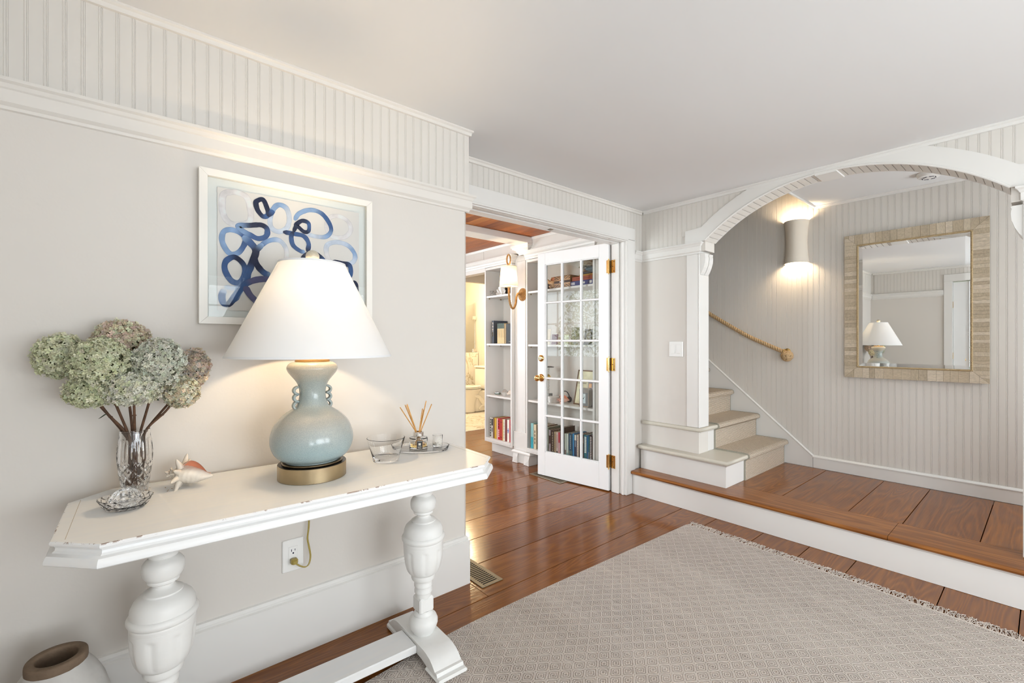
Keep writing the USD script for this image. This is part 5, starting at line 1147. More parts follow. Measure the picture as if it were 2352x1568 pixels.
# ------------------------------------------------------------------ cut glass dish with a domed centre
ds = empty('glass_dish', 'oval cut glass dish with a faceted dome in its centre', 'dish', (.004, 1.618, TZ + .0006), math.radians(-32))
def oval_cut(outer, inner, n, ex, fn):
    m = cut_lathe(outer, inner, n, fn); v = np.array(m.vertices); v[:, 0] *= ex; return trimesh.Trimesh(v, m.faces, process=False)
do = smooth_prof([(.030, 0), (.036, .002), (.043, .012), (.048, .022), (.0515, .030)], 6)
di = [(.0500, .0305), (.046, .022), (.041, .013), (.034, .007), (.01, .006)]
obj('dish', oval_cut(do, di, 140, 1.22, lambda b, z, r: .0016 * max(max(0, 1 - abs(((b / (2 * PI) * 14 + z / .018) % 1) - .5) / .2), max(0, 1 - abs(((b / (2 * PI) * 14 - z / .018) % 1) - .5) / .2))), CRYSTAL, ds, smooth=20)
dm = smooth_prof([(.0365, .0085), (.0375, .012), (.0350, .026), (.028, .040), (.018, .049), (.008, .053), (.002, .0545)], 6)
obj('dome', cut_lathe(dm, [(.001, .0540), (.001, .05)], 120, lambda b, z, r: r * .07 * (.5 + .5 * math.cos(b * 12)) * (.5 + .5 * math.cos(z * 420))), CRYSTAL, ds, smooth=25)

# ------------------------------------------------------------------ conch on the table
conch('conch_shell', 'white spiny conch shell with a coral mouth lying on the table', 'conch shell', .132, (.150, 1.735, TZ + .0385), math.radians(-31), seed=2, spikes=9, rx=.25, ry=.12)

# ------------------------------------------------------------------ glass bowl, tray, diffuser, candle
bwl = empty('glass_bowl', 'plain clear glass bowl with a thick foot beside the lamp', 'bowl', (.757, 1.628, TZ + .0006))
obj('glass', cut_lathe([(.046, 0), (.0475, .002), (.0485, .010), (.0585, .045), (.0705, .086)], [(.0680, .0868), (.0555, .045), (.0455, .018), (.02, .0155)], 72, lambda b, z, r: 0), GLASS, bwl, smooth=30)
tr = empty('glass_tray', 'oval clear glass tray under the reed diffuser and candle', 'tray', (.940, 1.690, TZ + .0006), math.radians(-36))
def ov(m, ey): v = np.array(m.vertices); v[:, 1] *= ey; return trimesh.Trimesh(v, m.faces, process=False)
obj('glass', ov(cut_lathe([(.104, 0), (.110, .002), (.1145, .012), (.1165, .020)], [(.1130, .0202), (.1105, .012), (.105, .0065), (.06, .006)], 96, lambda b, z, r: 0), .60), GLASS, tr, smooth=30)
DX, DY, DZ = .934, 1.700, TZ + .0072
df = empty('reed_diffuser', 'squat glass reed diffuser with a chrome collar and black label', 'diffuser', (DX, DY, DZ))
obj('bottle', cut_lathe([(.034, 0), (.0365, .0015), (.0375, .004), (.0375, .042), (.0360, .046), (.022, .049), (.0175, .051), (.0175, .054)], [(.0150, .054), (.0150, .049), (.021, .046), (.0340, .042), (.0340, .010), (.02, .008)], 48, lambda b, z, r: 0), GLASS, df, smooth=30)
obj('perfume', lathe([(0, .0086), (.0335, .0104), (.0335, .022), (0, .022)], 40), mk_glass('perfume_oil', (.95, .70, .28), 0, 1.36), df, smooth=30)
obj('collar', lathe([(.0178, .0525), (.0215, .0525), (.0220, .0535), (.0220, .0680), (.0210, .0690), (.0150, .0690), (.0150, .0545)], 40), CHROME, df, smooth=30)
va = math.atan2(-DY, -DX)
def on_label(m): return xf(m, rz=va + PI / 2 + .12, loc=(.0384 * math.cos(va + .12), .0384 * math.sin(va + .12), 0))
obj('label_border', on_label(bx(-.0125, .0125, -.0002, .0002, .0045, .0405)), mk('label_tan', srgb(180, 140, 90), .6), df)
obj('label', on_label(bx(-.0112, .0112, -.0006, -.0002, .0058, .0392)), mk('label_black', srgb(22, 22, 24), .5), df)
def text_on(s, h, x, z, y): 
    t = meshkit.text_mesh(s, h, .0002); w = t.bounds[1][0] - t.bounds[0][0]
    v = np.array(t.vertices); v = np.stack([v[:, 0] - t.bounds[0][0] - w / 2 + x, -v[:, 2] + y, v[:, 1] + z], 1); return trimesh.Trimesh(v, t.faces, process=False)
LW = mk('label_white', srgb(225, 222, 212), .6)
obj('lettering', on_label(cat_([text_on('JO MALONE', .0023, 0, .0345, -.0006), bx(-.0045, -.0004, -.0009, -.0006, .0245, .0285), bx(.0004, .0045, -.0009, -.0006, .0245, .0285), bx(-.0045, -.0004, -.0009, -.0006, .0195, .0237), bx(.0004, .0045, -.0009, -.0006, .0195, .0237), bx(-.007, .007, -.0009, -.0006, .0145, .0152), bx(-.0085, .0085, -.0009, -.0006, .0115, .0122), bx(-.006, .006, -.0009, -.0006, .0085, .0092)])), LW, df)
REED = mk('rattan_reed', (.55, .30, .10), .7, .3, var=.2, vscale=60)
Rv = np.array([.7621, -.6475, 0]); Fv = np.array([.6475, .7621, 0])
tips = [(-.079, .168, .01), (-.056, .180, .0), (-.050, .181, .012), (-.046, .179, -.01), (.020, .158, .01), (.0185, .165, -.008), (.032, .196, .0), (.054, .182, .006)]
for a_, h_, b_ in tips:
    p1 = Rv * a_ + Fv * b_ + np.array([0, 0, h_]); p0 = -Rv * a_ * .28 - Fv * b_ * .5 + np.array([0, 0, .014])
    mid = np.array([0, 0, .062]) + Rv * np.clip(a_ * .12, -.007, .007)
    obj('reed', tube([p0, mid, p1], .0021, 8), REED, df, smooth=60)
cn = empty('candle', 'small glass candle with a white oval label on the tray', 'candle', (1.003, 1.662, TZ + .0072))
obj('glass', cut_lathe([(.0175, 0), (.0192, .0015), (.0205, .010), (.0215, .052)], [(.0203, .0525), (.0193, .012), (.01, .009)], 40, lambda b, z, r: 0), GLASS, cn, smooth=30)
obj('wax', lathe([(0, .0096), (.0189, .0126), (.0192, .016), (0, .016)], 32), mk('wax', (.82, .78, .70), .5, .4), cn, smooth=30)
vb = math.atan2(-1.662, -1.003) + .32
def ring2(rx_, rz_, w, n=40, cz=.027, off=0):
    o = [(rx_ * math.cos(t), cz + rz_ * math.sin(t)) for t in np.linspace(0, 2 * PI, n, endpoint=False)]
    i_ = [((rx_ - w) * math.cos(t), cz + (rz_ - w) * math.sin(t)) for t in np.linspace(0, 2 * PI, n, endpoint=False)]
    return Polygon(o, [i_[::-1]])
def bend(m, r): 
    v = np.array(m.vertices); a = v[:, 0] / r; rr = r - v[:, 1]
    return trimesh.Trimesh(np.stack([rr * np.cos(vb + a), rr * np.sin(vb + a), v[:, 2]], 1), m.faces, process=False)
lab = [poly3(ring2(.0115, .0175, .0014), -.0004, 0, 'y'), poly3(ring2(.0074, .0128, .0010), -.0004, 0, 'y')]
for k in range(22):
    t = k / 22 * 2 * PI; lab.append(bx(.0094 * math.cos(t) - .0007, .0094 * math.cos(t) + .0007, -.0004, 0, .027 + .0152 * math.sin(t) - .0008, .027 + .0152 * math.sin(t) + .0008))
for k in range(5): lab.append(bx(-.0045 + .0006 * (k % 2), .0045 - .0006 * (k % 2), -.0004, 0, .0185 + .0036 * k, .0203 + .0036 * k))
obj('label', bend(cat_(lab), .0217), LW, cn)

# ------------------------------------------------------------------ mirror with a bone strip frame
MY0, MY1, MZ0, MZ1 = .248, 1.020, .929, 2.003; FWD = .0765
MXF = 4.2095
mr = empty('wall_mirror', 'large rectangular wall mirror with a pale bone frame, hanging on the landing', 'mirror', (4.2435, .634, 0), math.radians(-.5))
def ML(y): return y - .634
MIRR = usdkit.material(stage, '/World/Looks/mirror_silver', {'g': ('glossy_bsdf', dict(color=(.93, .94, .935), roughness=0.0))}, [], surface='g.BSDF')
BONES = [usdkit.material(stage, '/World/Looks/bone_%d' % i, {'g': ('geometry', {}), 'm': ('mapping', dict(scale=sc_, rotation=(0.7 if i == 2 else 0, 0, 0))), 'n': ('noise_texture', dict(scale=1, detail=3)), 'r': ('rgb_ramp', dict(ramp=[(.3, tuple(c * .82 for c in col_)), (.7, tuple(c * 1.1 for c in col_))])), 'b': ('bump', dict(strength=.12, distance=.002)), 'p': ('principled_bsdf', dict(roughness=.5))},
    [('g.position', 'm.vector'), ('m.vector', 'n.vector'), ('n.fac', 'r.fac'), ('r.color', 'p.base_color'), ('n.fac', 'b.height'), ('b.normal', 'p.normal')], surface='p.BSDF') for i, (sc_, col_) in enumerate([((60, 60, 200), (.52, .43, .31)), ((60, 200, 60), (.58, .49, .365)), ((60, 260, 60), (.48, .395, .28)), ((60, 60, 160), (.61, .52, .40)), ((60, 90, 90), (.45, .37, .265))])]
back = -.003
obj('backing', cat_([bx(-.030, back, ML(MY0) + .002, ML(MY1) - .002, MZ0 + .002, MZ1 - .002, .002)]), mk('frame_backing', (.30, .25, .18), .6, .3), mr)
rm = np.random.default_rng(17)
def strip(poly):
    g = Polygon(poly).buffer(-.0004)
    obj('strip', poly3(g, -.036 + rm.uniform(-.0008, .0008), -.0302, 'x'), BONES[rm.integers(5)], mr)
for zt, zi, sg in ((MZ1, MZ1 - FWD, -1), (MZ0, MZ0 + FWD, 1)):          # top and bottom rows
    y = MY0; k = 0
    while y < MY1 - .001:
        w = min(rm.choice([.034, .040, .046, .052]), MY1 - y)
        if MY1 - (y + w) < .02: w = MY1 - y
        a, b = y, y + w
        def zc(yy): return zi if MY0 + FWD <= yy <= MY1 - FWD else (zt + sg * (yy - MY0) if yy < MY0 + FWD else zt + sg * (MY1 - yy))
        pts = [(ML(a), zt), (ML(b), zt), (ML(b), zc(b))]
        for e in (MY1 - FWD, MY0 + FWD):
            if a < e < b: pts.append((ML(e), zi))
        pts.append((ML(a), zc(a)))
        P = Polygon(pts).buffer(0)
        if P.area > 1e-5: strip(P)
        y += w
for yo, yi, sg in ((MY0, MY0 + FWD, 1), (MY1, MY1 - FWD, -1)):
    z = MZ0; 
    while z < MZ1 - .001:
        w = min(rm.choice([.021, .025, .029, .033]), MZ1 - z)
        if MZ1 - (z + w) < .012: w = MZ1 - z
        a, b = z, z + w
        def yc(zz): return yi if MZ0 + FWD <= zz <= MZ1 - FWD else (yo + sg * (zz - MZ0) if zz < MZ0 + FWD else yo + sg * (MZ1 - zz))
        pts = [(ML(yo), a), (ML(yc(a)), a)]
        for e in (MZ0 + FWD, MZ1 - FWD):
            if a < e < b: pts.append((ML(yi), e))
        pts += [(ML(yc(b)), b), (ML(yo), b)]
        P = Polygon(pts).buffer(0)
        if P.area > 1e-5: strip(P)
        z += w
iy0, iy1, iz0, iz1 = ML(MY0 + FWD), ML(MY1 - FWD), MZ0 + FWD, MZ1 - FWD
RT = mk('rope_trim', (.44, .33, .185), .6, .3)
def rope_line(p, q, r=.0042, pitch=.012):
    p, q = np.array(p, float), np.array(q, float); L_ = np.linalg.norm(q - p); t = (q - p) / L_; n = int(L_ / pitch * 8)
    a = np.cross(t, [1, 0, 0]); b = np.array([1.0, 0, 0]); ms = []
    for k in range(2):
        s = np.linspace(0, 1, n); ang = s * L_ / pitch * 2 * PI + k * PI
        ms.append(tube(p + np.outer(s * L_, t) + r * .75 * (np.outer(np.cos(ang), a) + np.outer(np.sin(ang), b)), r, 5))
    return cat_(ms)
for p, q in (((iy0 + .005, iz0 + .005), (iy1 - .005, iz0 + .005)), ((iy0 + .005, iz1 - .005), (iy1 - .005, iz1 - .005)), ((iy0 + .005, iz0 + .005), (iy0 + .005, iz1 - .005)), ((iy1 - .005, iz0 + .005), (iy1 - .005, iz1 - .005))):
    obj('rope_trim', rope_line((-.034, *p), (-.034, *q)), RT, mr, smooth=50)
gy0, gy1, gz0, gz1 = iy0 + .010, iy1 - .010, iz0 + .010, iz1 - .010; bv = .026; xg, xe = -.034, -.0320
obj('mirror_glass', tm([(xg, gy0 + bv, gz0 + bv), (xg, gy0 + bv, gz1 - bv), (xg, gy1 - bv, gz1 - bv), (xg, gy1 - bv, gz0 + bv)], [(0, 1, 2, 3)]), MIRR, mr)
bq = [[(gy0, gz0), (gy0, gz1), (gy0 + bv, gz1 - bv), (gy0 + bv, gz0 + bv)], [(gy0, gz1), (gy1, gz1), (gy1 - bv, gz1 - bv), (gy0 + bv, gz1 - bv)], [(gy1, gz1), (gy1, gz0), (gy1 - bv, gz0 + bv), (gy1 - bv, gz1 - bv)], [(gy1, gz0), (gy0, gz0), (gy0 + bv, gz0 + bv), (gy1 - bv, gz0 + bv)]]
for q in bq: obj('bevel', tm([(xe, *q[0]), (xe, *q[1]), (xg, *q[2]), (xg, *q[3])], [(0, 1, 2, 3)]), MIRR, mr)
obj('glass_backing', bx(-.0318, -.0305, gy0 - .004, gy1 + .004, gz0 - .004, gz1 + .004), DARK, mr)

# ------------------------------------------------------------------ plaster wall sconce on the landing
PLASTER = mk('plaster_sconce', (.74, .67, .57), .8, .2, bump=.05, bscale=200)
sc = empty('wall_sconce', 'flared half round plaster sconce shining up and down the beadboard', 'wall sconce', (4.2435, 1.355, 1.842))
V, F = [], []; nz, na = 18, 24
for side, off in ((0, 0), (1, -.006)):
    for i in range(nz):
        t = i / (nz - 1); z = .345 * t; w = .0765 + .0135 * (2 * t - 1) ** 2 + off; d = .098 + .010 * (2 * t - 1) ** 2 + off
        for k in range(na): a = -PI / 2 + PI * k / (na - 1); V.append((-d * math.cos(a) - .001, w * math.sin(a), z))
def gid(s, i, k): return s * nz * na + i * na + k
for i in range(nz - 1):
    for k in range(na - 1):
        F.append((gid(0, i, k), gid(0, i, k + 1), gid(0, i + 1, k + 1), gid(0, i + 1, k))); F.append((gid(1, i, k), gid(1, i + 1, k), gid(1, i + 1, k + 1), gid(1, i, k + 1)))
for i in (0, nz - 1):
    for k in range(na - 1): F.append((gid(0, i, k), gid(1, i, k), gid(1, i, k + 1), gid(0, i, k + 1)))
obj('shell', tm(V, F), PLASTER, sc, smooth=50)
obj('bracket', bx(-.012, -.0005, -.03, .03, .12, .22, .002), PLASTER, sc)
obj('lamp_holder', cat_([cyl((-.012, 0, .17), (-.05, 0, .17), .008), cyl((-.05, 0, .15), (-.05, 0, .195), .014)]), PLASTICW, sc)
for z in (.115, .232):
    obj('bulb', sphere((-.05, 0, z), .026, 2), mk_emit('sconce_bulb_%d' % int(z * 1000), (1, .80, .52), 30.0), sc, smooth=True)
L = light('SphereLight', path_of(sc) + '/bulb_light', (1, .77, .50), 430, Radius=.028); UsdGeom.Xformable(L).AddTranslateOp().Set(Gf.Vec3d(-.05, 0, .290))
L = light('SphereLight', path_of(sc) + '/bulb_light_001', (1, .77, .50), 430, Radius=.028); UsdGeom.Xformable(L).AddTranslateOp().Set(Gf.Vec3d(-.05, 0, .060))

# ------------------------------------------------------------------ rope handrail
MANILA = mk('manila_rope', (.50, .345, .19), .8, .2, bump=.35, bscale=260, var=.16, vscale=120)
rr_ = empty('rope_handrail', 'thick twisted rope handrail along the stair wall, ending in a round knot', 'handrail', (0, 0, 0))
rp = spline([(4.192, 2.62, 1.93), (4.195, 2.30, 1.655), (4.195, 2.105, 1.487), (4.195, 1.973, 1.398), (4.195, 1.847, 1.320), (4.195, 1.727, 1.249), (4.195, 1.612, 1.193), (4.195, 1.501, 1.142), (4.195, 1.435, 1.113)], 26)
seg = np.concatenate([[0], np.cumsum(np.linalg.norm(np.diff(rp, axis=0), axis=1))]); tt, Aa, Bb = frames(rp)
ms = []
for k in range(3):
    ang = seg / .062 * 2 * PI + k * 2 * PI / 3
    ms.append(tube(rp + .0088 * (np.cos(ang)[:, None] * Aa + np.sin(ang)[:, None] * Bb), .0095, 9))
obj('rope', cat_(ms), MANILA, rr_, smooth=60)
kc = np.array([4.192, 1.412, 1.080]); ms = []
for ax, ph in (((1, 0, 0), 0), ((0, 1, 0), .4), ((0, 0, 1), .8), ((.6, .6, .5), 0), ((-.6, .5, .6), .3)):
    ax = np.array(ax, float); ax /= np.linalg.norm(ax); u = np.cross(ax, [.3, .8, .5]); u /= np.linalg.norm(u); w = np.cross(ax, u)
    for off in (-.011, .011):
        a = np.linspace(0, 2 * PI, 28, endpoint=False); R_ = math.sqrt(.036 ** 2 - off ** 2) * (1 + .0)
        ms.append(tube(kc + ax * off + R_ * (1 + .05 * np.sin(3 * a + ph))[:, None] * (np.cos(a)[:, None] * u + np.sin(a)[:, None] * w), .0105, 8, closed=True))
obj('knot', cat_(ms + [sphere(kc, .034, 2)]), MANILA, rr_, smooth=60)
obj('bracket', cat_([cyl((4.2435, 1.425, 1.118), (4.195, 1.425, 1.112), .009, 12), xf(lathe([(0, 0), (.024, 0), (.024, .004), (.012, .008), (0, .008)], 20), ry=-PI / 2, loc=(4.2437, 1.425, 1.118)), tube([(4.195 + .022 * math.cos(a), 1.433, 1.112 + .022 * math.sin(a)) for a in np.linspace(0, 2 * PI, 24, endpoint=False)], .004, 8, closed=True)]), BRASS, rr_, smooth=40)

# ------------------------------------------------------------------ light switch, smoke detector
sw = empty('light_switch', 'white double rocker switch plate on the pier beside the stairs', 'light switch', (3.2155, 1.848, 1.142))
obj('plate', bx(-.0065, -.0004, -.058, .058, -.0585, .0585, .003), PLASTICW, sw)
for yy in (-.023, .023):
    obj('rocker', hull([(-.0066, yy - .0165, -.033), (-.0066, yy + .0165, -.033), (-.0066, yy - .0165, .033), (-.0066, yy + .0165, .033), (-.0125, yy - .0165, -.032), (-.0125, yy + .0165, -.032), (-.0075, yy - .0165, .032), (-.0075, yy + .0165, .032), (-.008, yy - .0165, 0), (-.008, yy + .0165, 0)]), PLASTICW, sw)
sd = empty('smoke_detector', 'small white smoke detector on the landing ceiling', 'smoke detector', (3.96, .506, 2.2865))
obj('body', lathe([(.062, 0), (.062, -.012), (.055, -.026), (.03, -.032), (0, -.032)], 32), PLASTICW, sd, smooth=30)
obj('vent', cat_([xf(bx(-.012, .012, -.002, .002, -.034, -.0322), rz=a, loc=(.032 * math.cos(a + PI / 2), .032 * math.sin(a + PI / 2), 0)) for a in np.linspace(0, 2 * PI, 7)[:-1]]), SLOT, sd)

# ------------------------------------------------------------------ woven rug with fringe
RUG = usdkit.material(stage, '/World/Looks/woven_rug', {
    'g': ('geometry', {}), 'wn': ('noise_texture', dict(scale=9, detail=2)), 'wv': ('vector_math', dict(math_type='multiply_add', vector2=(.010, .010, 0), vector3=(0, 0, 0))), 'ad': ('vector_math', dict(math_type='add')), 'sx': ('separate_xyz', {}),
    'a': ('math', dict(math_type='multiply', value2=1 / .0735)), 'b': ('math', dict(math_type='multiply', value2=1 / .0538)), 'p1': ('math', dict(math_type='add')), 'q1': ('math', dict(math_type='subtract')),
    'pf': ('math', dict(math_type='fraction')), 'qf': ('math', dict(math_type='fraction')), 'pc': ('math', dict(math_type='subtract', value2=.5)), 'qc': ('math', dict(math_type='subtract', value2=.5)), 'pa': ('math', dict(math_type='absolute')), 'qa': ('math', dict(math_type='absolute')),
    'd': ('math', dict(math_type='smoothmax', value3=.16)), 'k': ('math', dict(math_type='multiply', value2=2 * PI * 6.6)), 's': ('math', dict(math_type='cosine')), 's2': ('math', dict(math_type='multiply_add', value2=.5, value3=.5)),
    'yp': ('mapping', dict(scale=(150, 9, 1))), 'yn': ('noise_texture', dict(scale=1, detail=3, roughness=.7)), 'bp': ('mapping', dict(scale=(5.5, .5, 1))), 'bn': ('noise_texture', dict(scale=1, detail=4, roughness=.6)),
    'rd': ('rgb_ramp', dict(ramp=[(.30, (.17, .14, .115)), (.45, (.28, .23, .195)), (.56, (.38, .325, .28)), (.70, (.52, .45, .39))])), 'lm': ('mix_float', dict(fac=.5)), 'lt': ('rgb_ramp', dict(ramp=[(.3, (.60, .525, .465)), (.7, (.70, .62, .555))])), 'c': ('mix_color', {}),
    'fn': ('noise_texture', dict(scale=700, detail=2)), 'hb': ('mix_float', dict(fac=.3)), 'bu': ('bump', dict(strength=.75, distance=.004)), 'pr': ('principled_bsdf', dict(roughness=.9, specular_ior_level=.15, sheen_weight=.15))},
    [('g.position', 'wn.vector'), ('wn.color', 'wv.vector1'), ('g.position', 'ad.vector1'), ('wv.vector', 'ad.vector2'), ('ad.vector', 'sx.vector'), ('sx.x', 'a.value1'), ('sx.y', 'b.value1'), ('a.value', 'p1.value1'), ('b.value', 'p1.value2'), ('a.value', 'q1.value1'), ('b.value', 'q1.value2'),
     ('p1.value', 'pf.value1'), ('q1.value', 'qf.value1'), ('pf.value', 'pc.value1'), ('qf.value', 'qc.value1'), ('pc.value', 'pa.value1'), ('qc.value', 'qa.value1'), ('pa.value', 'd.value1'), ('qa.value', 'd.value2'), ('d.value', 'k.value1'), ('k.value', 's.value1'), ('s.value', 's2.value1'),
     ('g.position', 'yp.vector'), ('yp.vector', 'yn.vector'), ('g.position', 'bp.vector'), ('bp.vector', 'bn.vector'), ('yn.fac', 'lm.a'), ('bn.fac', 'lm.b'), ('lm.result', 'rd.fac'), ('yn.fac', 'lt.fac'), ('s2.value', 'c.fac'), ('rd.color', 'c.a'), ('lt.color', 'c.b'), ('c.result', 'pr.base_color'),
     ('g.position', 'fn.vector'), ('s2.value', 'hb.a'), ('fn.fac', 'hb.b'), ('hb.result', 'bu.height'), ('bu.normal', 'pr.normal')], surface='pr.BSDF')
rug = empty('rug', 'grey and cream diamond woven rug with a fringed end toward the platform', 'rug', (0, 0, 0))
ro = spline([(-.24, 1.50), (.2, 1.53), (.644, 1.553), (1.036, 1.590), (1.5, 1.586), (2.2, 1.560), (2.79, 1.537)], 8)
re_ = spline([(2.806, 1.530), (2.79, 1.2), (2.765, .7), (2.722, .07), (2.66, -.9), (2.645, -1.15)], 8)
rpoly = Polygon(np.vstack([ro, re_, [(-.24, -1.15)]]))
obj('weave', poly3(rpoly, .0008, .0074, 'z'), RUG, rug)
FRG = mk('fringe_cotton', (.60, .525, .46), .9, .2)
obj('selvedge', tube(np.column_stack([re_ + [.0015, 0], np.full(len(re_), .0048)]), .0048, 6), FRG, rug)
sl = np.concatenate([[0], np.cumsum(np.linalg.norm(np.diff(re_, axis=0), axis=1))]); rt = np.random.default_rng(33); s = .012
while s < sl[-1] - .9:
    px, py = np.interp(s, sl, re_[:, 0]), np.interp(s, sl, re_[:, 1]); lean = rt.normal(0, .25); ms = []
    for k in range(7):
        o = (k - 3) * .0021; Lq = rt.uniform(.062, .082); cu = rt.normal(0, .011) + lean * .03; hook = rt.normal(0, .01)
        pts = [(px + .003, py + o * .5, .0046), (px + .022, py + o * 1.1 + cu * .25, .0062 + rt.uniform(0, .003)), (px + Lq * .62, py + o * 1.6 + cu * .8, .0045 + rt.uniform(0, .004)), (px + Lq, py + o * 1.5 + cu * 1.2 + hook, .0026)]
        ms.append(tube(spline(pts, 3), .00135, 4, caps=False))
    obj('tassel', cat_(ms), FRG, rug); s += rt.uniform(.0165, .0225)

# ------------------------------------------------------------------ stair runner
RUN = usdkit.material(stage, '/World/Looks/stair_carpet', {'g': ('geometry', {}), 'sx': ('separate_xyz', {}), 'a': ('math', dict(math_type='add')), 'k': ('math', dict(math_type='multiply', value2=2 * PI / .0085)), 's': ('math', dict(math_type='sine')), 's2': ('math', dict(math_type='multiply_add', value2=.5, value3=.5)),
    'n': ('noise_texture', dict(scale=170, detail=2)), 'mx': ('mix_float', dict(fac=.55)), 'r': ('rgb_ramp', dict(ramp=[(.25, (.34, .28, .215)), (.5, (.55, .465, .37)), (.8, (.68, .585, .475))])), 'b': ('bump', dict(strength=.9, distance=.005)), 'p': ('principled_bsdf', dict(roughness=.95, specular_ior_level=.1))},
    [('g.position', 'sx.vector'), ('sx.y', 'a.value1'), ('sx.z', 'a.value2'), ('a.value', 'k.value1'), ('k.value', 's.value1'), ('s.value', 's2.value1'), ('g.position', 'n.vector'), ('s2.value', 'mx.a'), ('n.fac', 'mx.b'), ('mx.result', 'r.fac'), ('r.color', 'p.base_color'), ('mx.result', 'b.height'), ('b.normal', 'p.normal')], surface='p.BSDF')
path = []
for n in range(1, 9):
    z1 = .185 + RISE * n; z0 = z1 - RISE; ny = NY0 + RUN_ * (n - 1); e = .0052
    path += [(ny + .032 - e, z0 + (.0008 if n == 1 else e + .002)), (ny + .032 - e, z1 - .045), (ny + .018, z1 - .028 - e), (ny - e + .002, z1 - .022), (ny - e, z1 - .014), (ny - e + .004, z1 - .002), (ny + .012, z1 + e), (ny + RUN_ + .022, z1 + e)]
path.append((path[-1][0] + .2, path[-1][1]))
rl = LineString(path).buffer(.0045, cap_style=2, join_style=1, quad_segs=4)
rn = empty('stair_runner', 'beige ribbed carpet runner bound with a green grey edge on the stairs', 'carpet', (0, 0, 0))
obj('carpet', poly3(rl, RUNW[0] + .008, RUNW[1] - .008, 'x'), RUN, rn, smooth=30)
BIND = mk('carpet_binding', (.33, .31, .25), .8, .2)
rl2 = LineString(path).buffer(.0055, cap_style=2, join_style=1, quad_segs=4)
for a in (RUNW[0], RUNW[1] - .0075): obj('binding', poly3(rl2, a, a + .0075, 'x'), BIND, rn, smooth=30)

# ------------------------------------------------------------------ floor vents
VENT = mk('vent_metal', (.22, .175, .115), .45, .5, .3)
def vent(label, x0, x1, y0, y1):
    v = empty('floor_vent', label, 'floor vent', (0, 0, 0)); b = .022
    obj('frame', cat_([bx(x0, x0 + b, y0, y1, .0006, .0042, .0012), bx(x1 - b, x1, y0, y1, .0006, .0042, .0012), bx(x0 + b, x1 - b, y0, y0 + b, .0006, .0042, .0012), bx(x0 + b, x1 - b, y1 - b, y1, .0006, .0042, .0012)]), VENT, v)
    obj('void', bx(x0 + b, x1 - b, y0 + b, y1 - b, .0007, .0012), DARK, v)
    n = int((y1 - y0 - 2 * b) / .0155); st = (y1 - y0 - 2 * b) / n
    for i in range(n): obj('slat', bx(x0 + b, x1 - b, y0 + b + i * st + .009, y0 + b + (i + 1) * st, .0013, .0036), VENT, v)
vent('bronze floor vent beside the end of the left wall', 1.328, 1.458, 1.785, 2.08)
vent('bronze floor vent partly under the open glazed door', 2.800, 2.905, 2.672, 3.055)

# ------------------------------------------------------------------ floor vase with a raw clay rim
fv = empty('floor_vase', 'tall rough white vase with a brown clay rim on the floor at the left', 'vase', (-.131, 1.655, .0082))
RUGH = mk('vase_white', (.50, .48, .45), .6, .4, bump=.5, bscale=16, var=.06, vscale=20)
vp = smooth_prof([(0, 0), (.085, 0), (.095, .01), (.115, .10), (.118, .18), (.105, .26), (.085, .32), (.066, .352), (.0565, .366)], 5)
m = lathe(vp, 56); v = np.array(m.vertices); nz_ = meshkit.fbm(v * 38, 3, 2) - .5; rad = np.hypot(v[:, 0], v[:, 1]) + 1e-9
k = 1 + .05 * nz_ * (rad > .03); v[:, 0] *= k; v[:, 1] *= k
obj('body', trimesh.Trimesh(v, m.faces, process=False), RUGH, fv, smooth=40)
rim = smooth_prof([(.0570, .3655), (.0600, .368), (.0600, .378), (.0575, .3835), (.0480, .3845), (.0415, .381), (.0395, .370), (.042, .33), (.06, .28), (.06, .2), (0, .19)], 3)
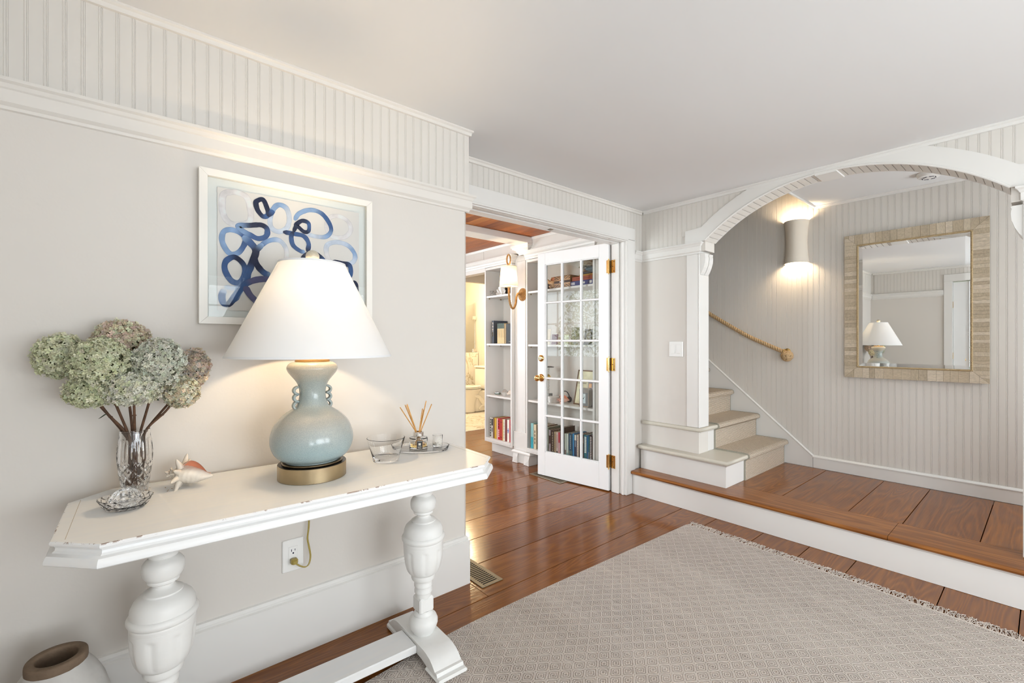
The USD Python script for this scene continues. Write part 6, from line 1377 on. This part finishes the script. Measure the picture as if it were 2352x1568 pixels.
m = lathe(rim, 56); v = np.array(m.vertices); lo_ = (v[:, 2] < .372) & (np.hypot(v[:, 0], v[:, 1]) > .055); an = np.arctan2(v[:, 1], v[:, 0])
v[lo_, 2] -= .004 + .004 * (meshkit.fbm(np.column_stack([np.cos(an[lo_]) * 5, np.sin(an[lo_]) * 5, np.zeros(lo_.sum())]), 3, 6))
obj('rim', trimesh.Trimesh(v, m.faces, process=False), mk('raw_clay', (.16, .11, .072), .75, .3, bump=.3, bscale=60, var=.15, vscale=30), fv, smooth=40)

# ------------------------------------------------------------------ outdoors, seen through the front door and library windows
obj('lawn', bx(-30, -.7, -12, 20, -.35, -.30), mk('lawn_green', (.09, .17, .04), .9, .1, var=.3, vscale=2), kind='structure')
LEAFG = mk_attr('garden_leaves', .6, .35, .3)
rl_ = np.random.default_rng(8)
def shrub(label, c, r, n, rgb):
    t = empty('shrub', label, 'shrub', (c[0], c[1], -.2999)); V, F, C = [], [], []
    for k in range(n):
        d = rl_.normal(0, 1, 3); d /= np.linalg.norm(d); p = np.array([0, 0, r[2]]) + d * np.array(r) * rl_.uniform(.55, 1) ** .5
        a = rl_.normal(0, 1, 3); a /= np.linalg.norm(a); b = np.cross(a, rl_.normal(0, 1, 3)); b /= np.linalg.norm(b); s = rl_.uniform(.035, .07); o = len(V)
        V += [p, p + a * s + b * s * .4, p + a * 2 * s, p + a * s - b * s * .4]; F.append((o, o + 1, o + 2, o + 3)); q = np.array(rgb) * rl_.uniform(.5, 1.6); C += [np.clip(q, 0, .9)] * 4
    obj('foliage', tm(V, F), LEAFG, t, col=np.array(C)); obj('stem', cyl((0, 0, 0), (0, 0, r[2]), .04, 8), mk('bark_%d' % n, (.10, .07, .05), .9, .1), t)
shrub('leafy green shrub outside the front door', (-3.6, 1.3, 0), (1.2, 1.4, 1.3), 4200, (.22, .30, .10))
shrub('low pale shrub outside the front door', (-3.2, -1.3, 0), (.8, .9, .55), 2600, (.34, .36, .24))
shrub('tall yellow green shrub outside the library window', (-4.5, 4.6, 0), (1.6, 1.8, 1.7), 5200, (.34, .42, .12))
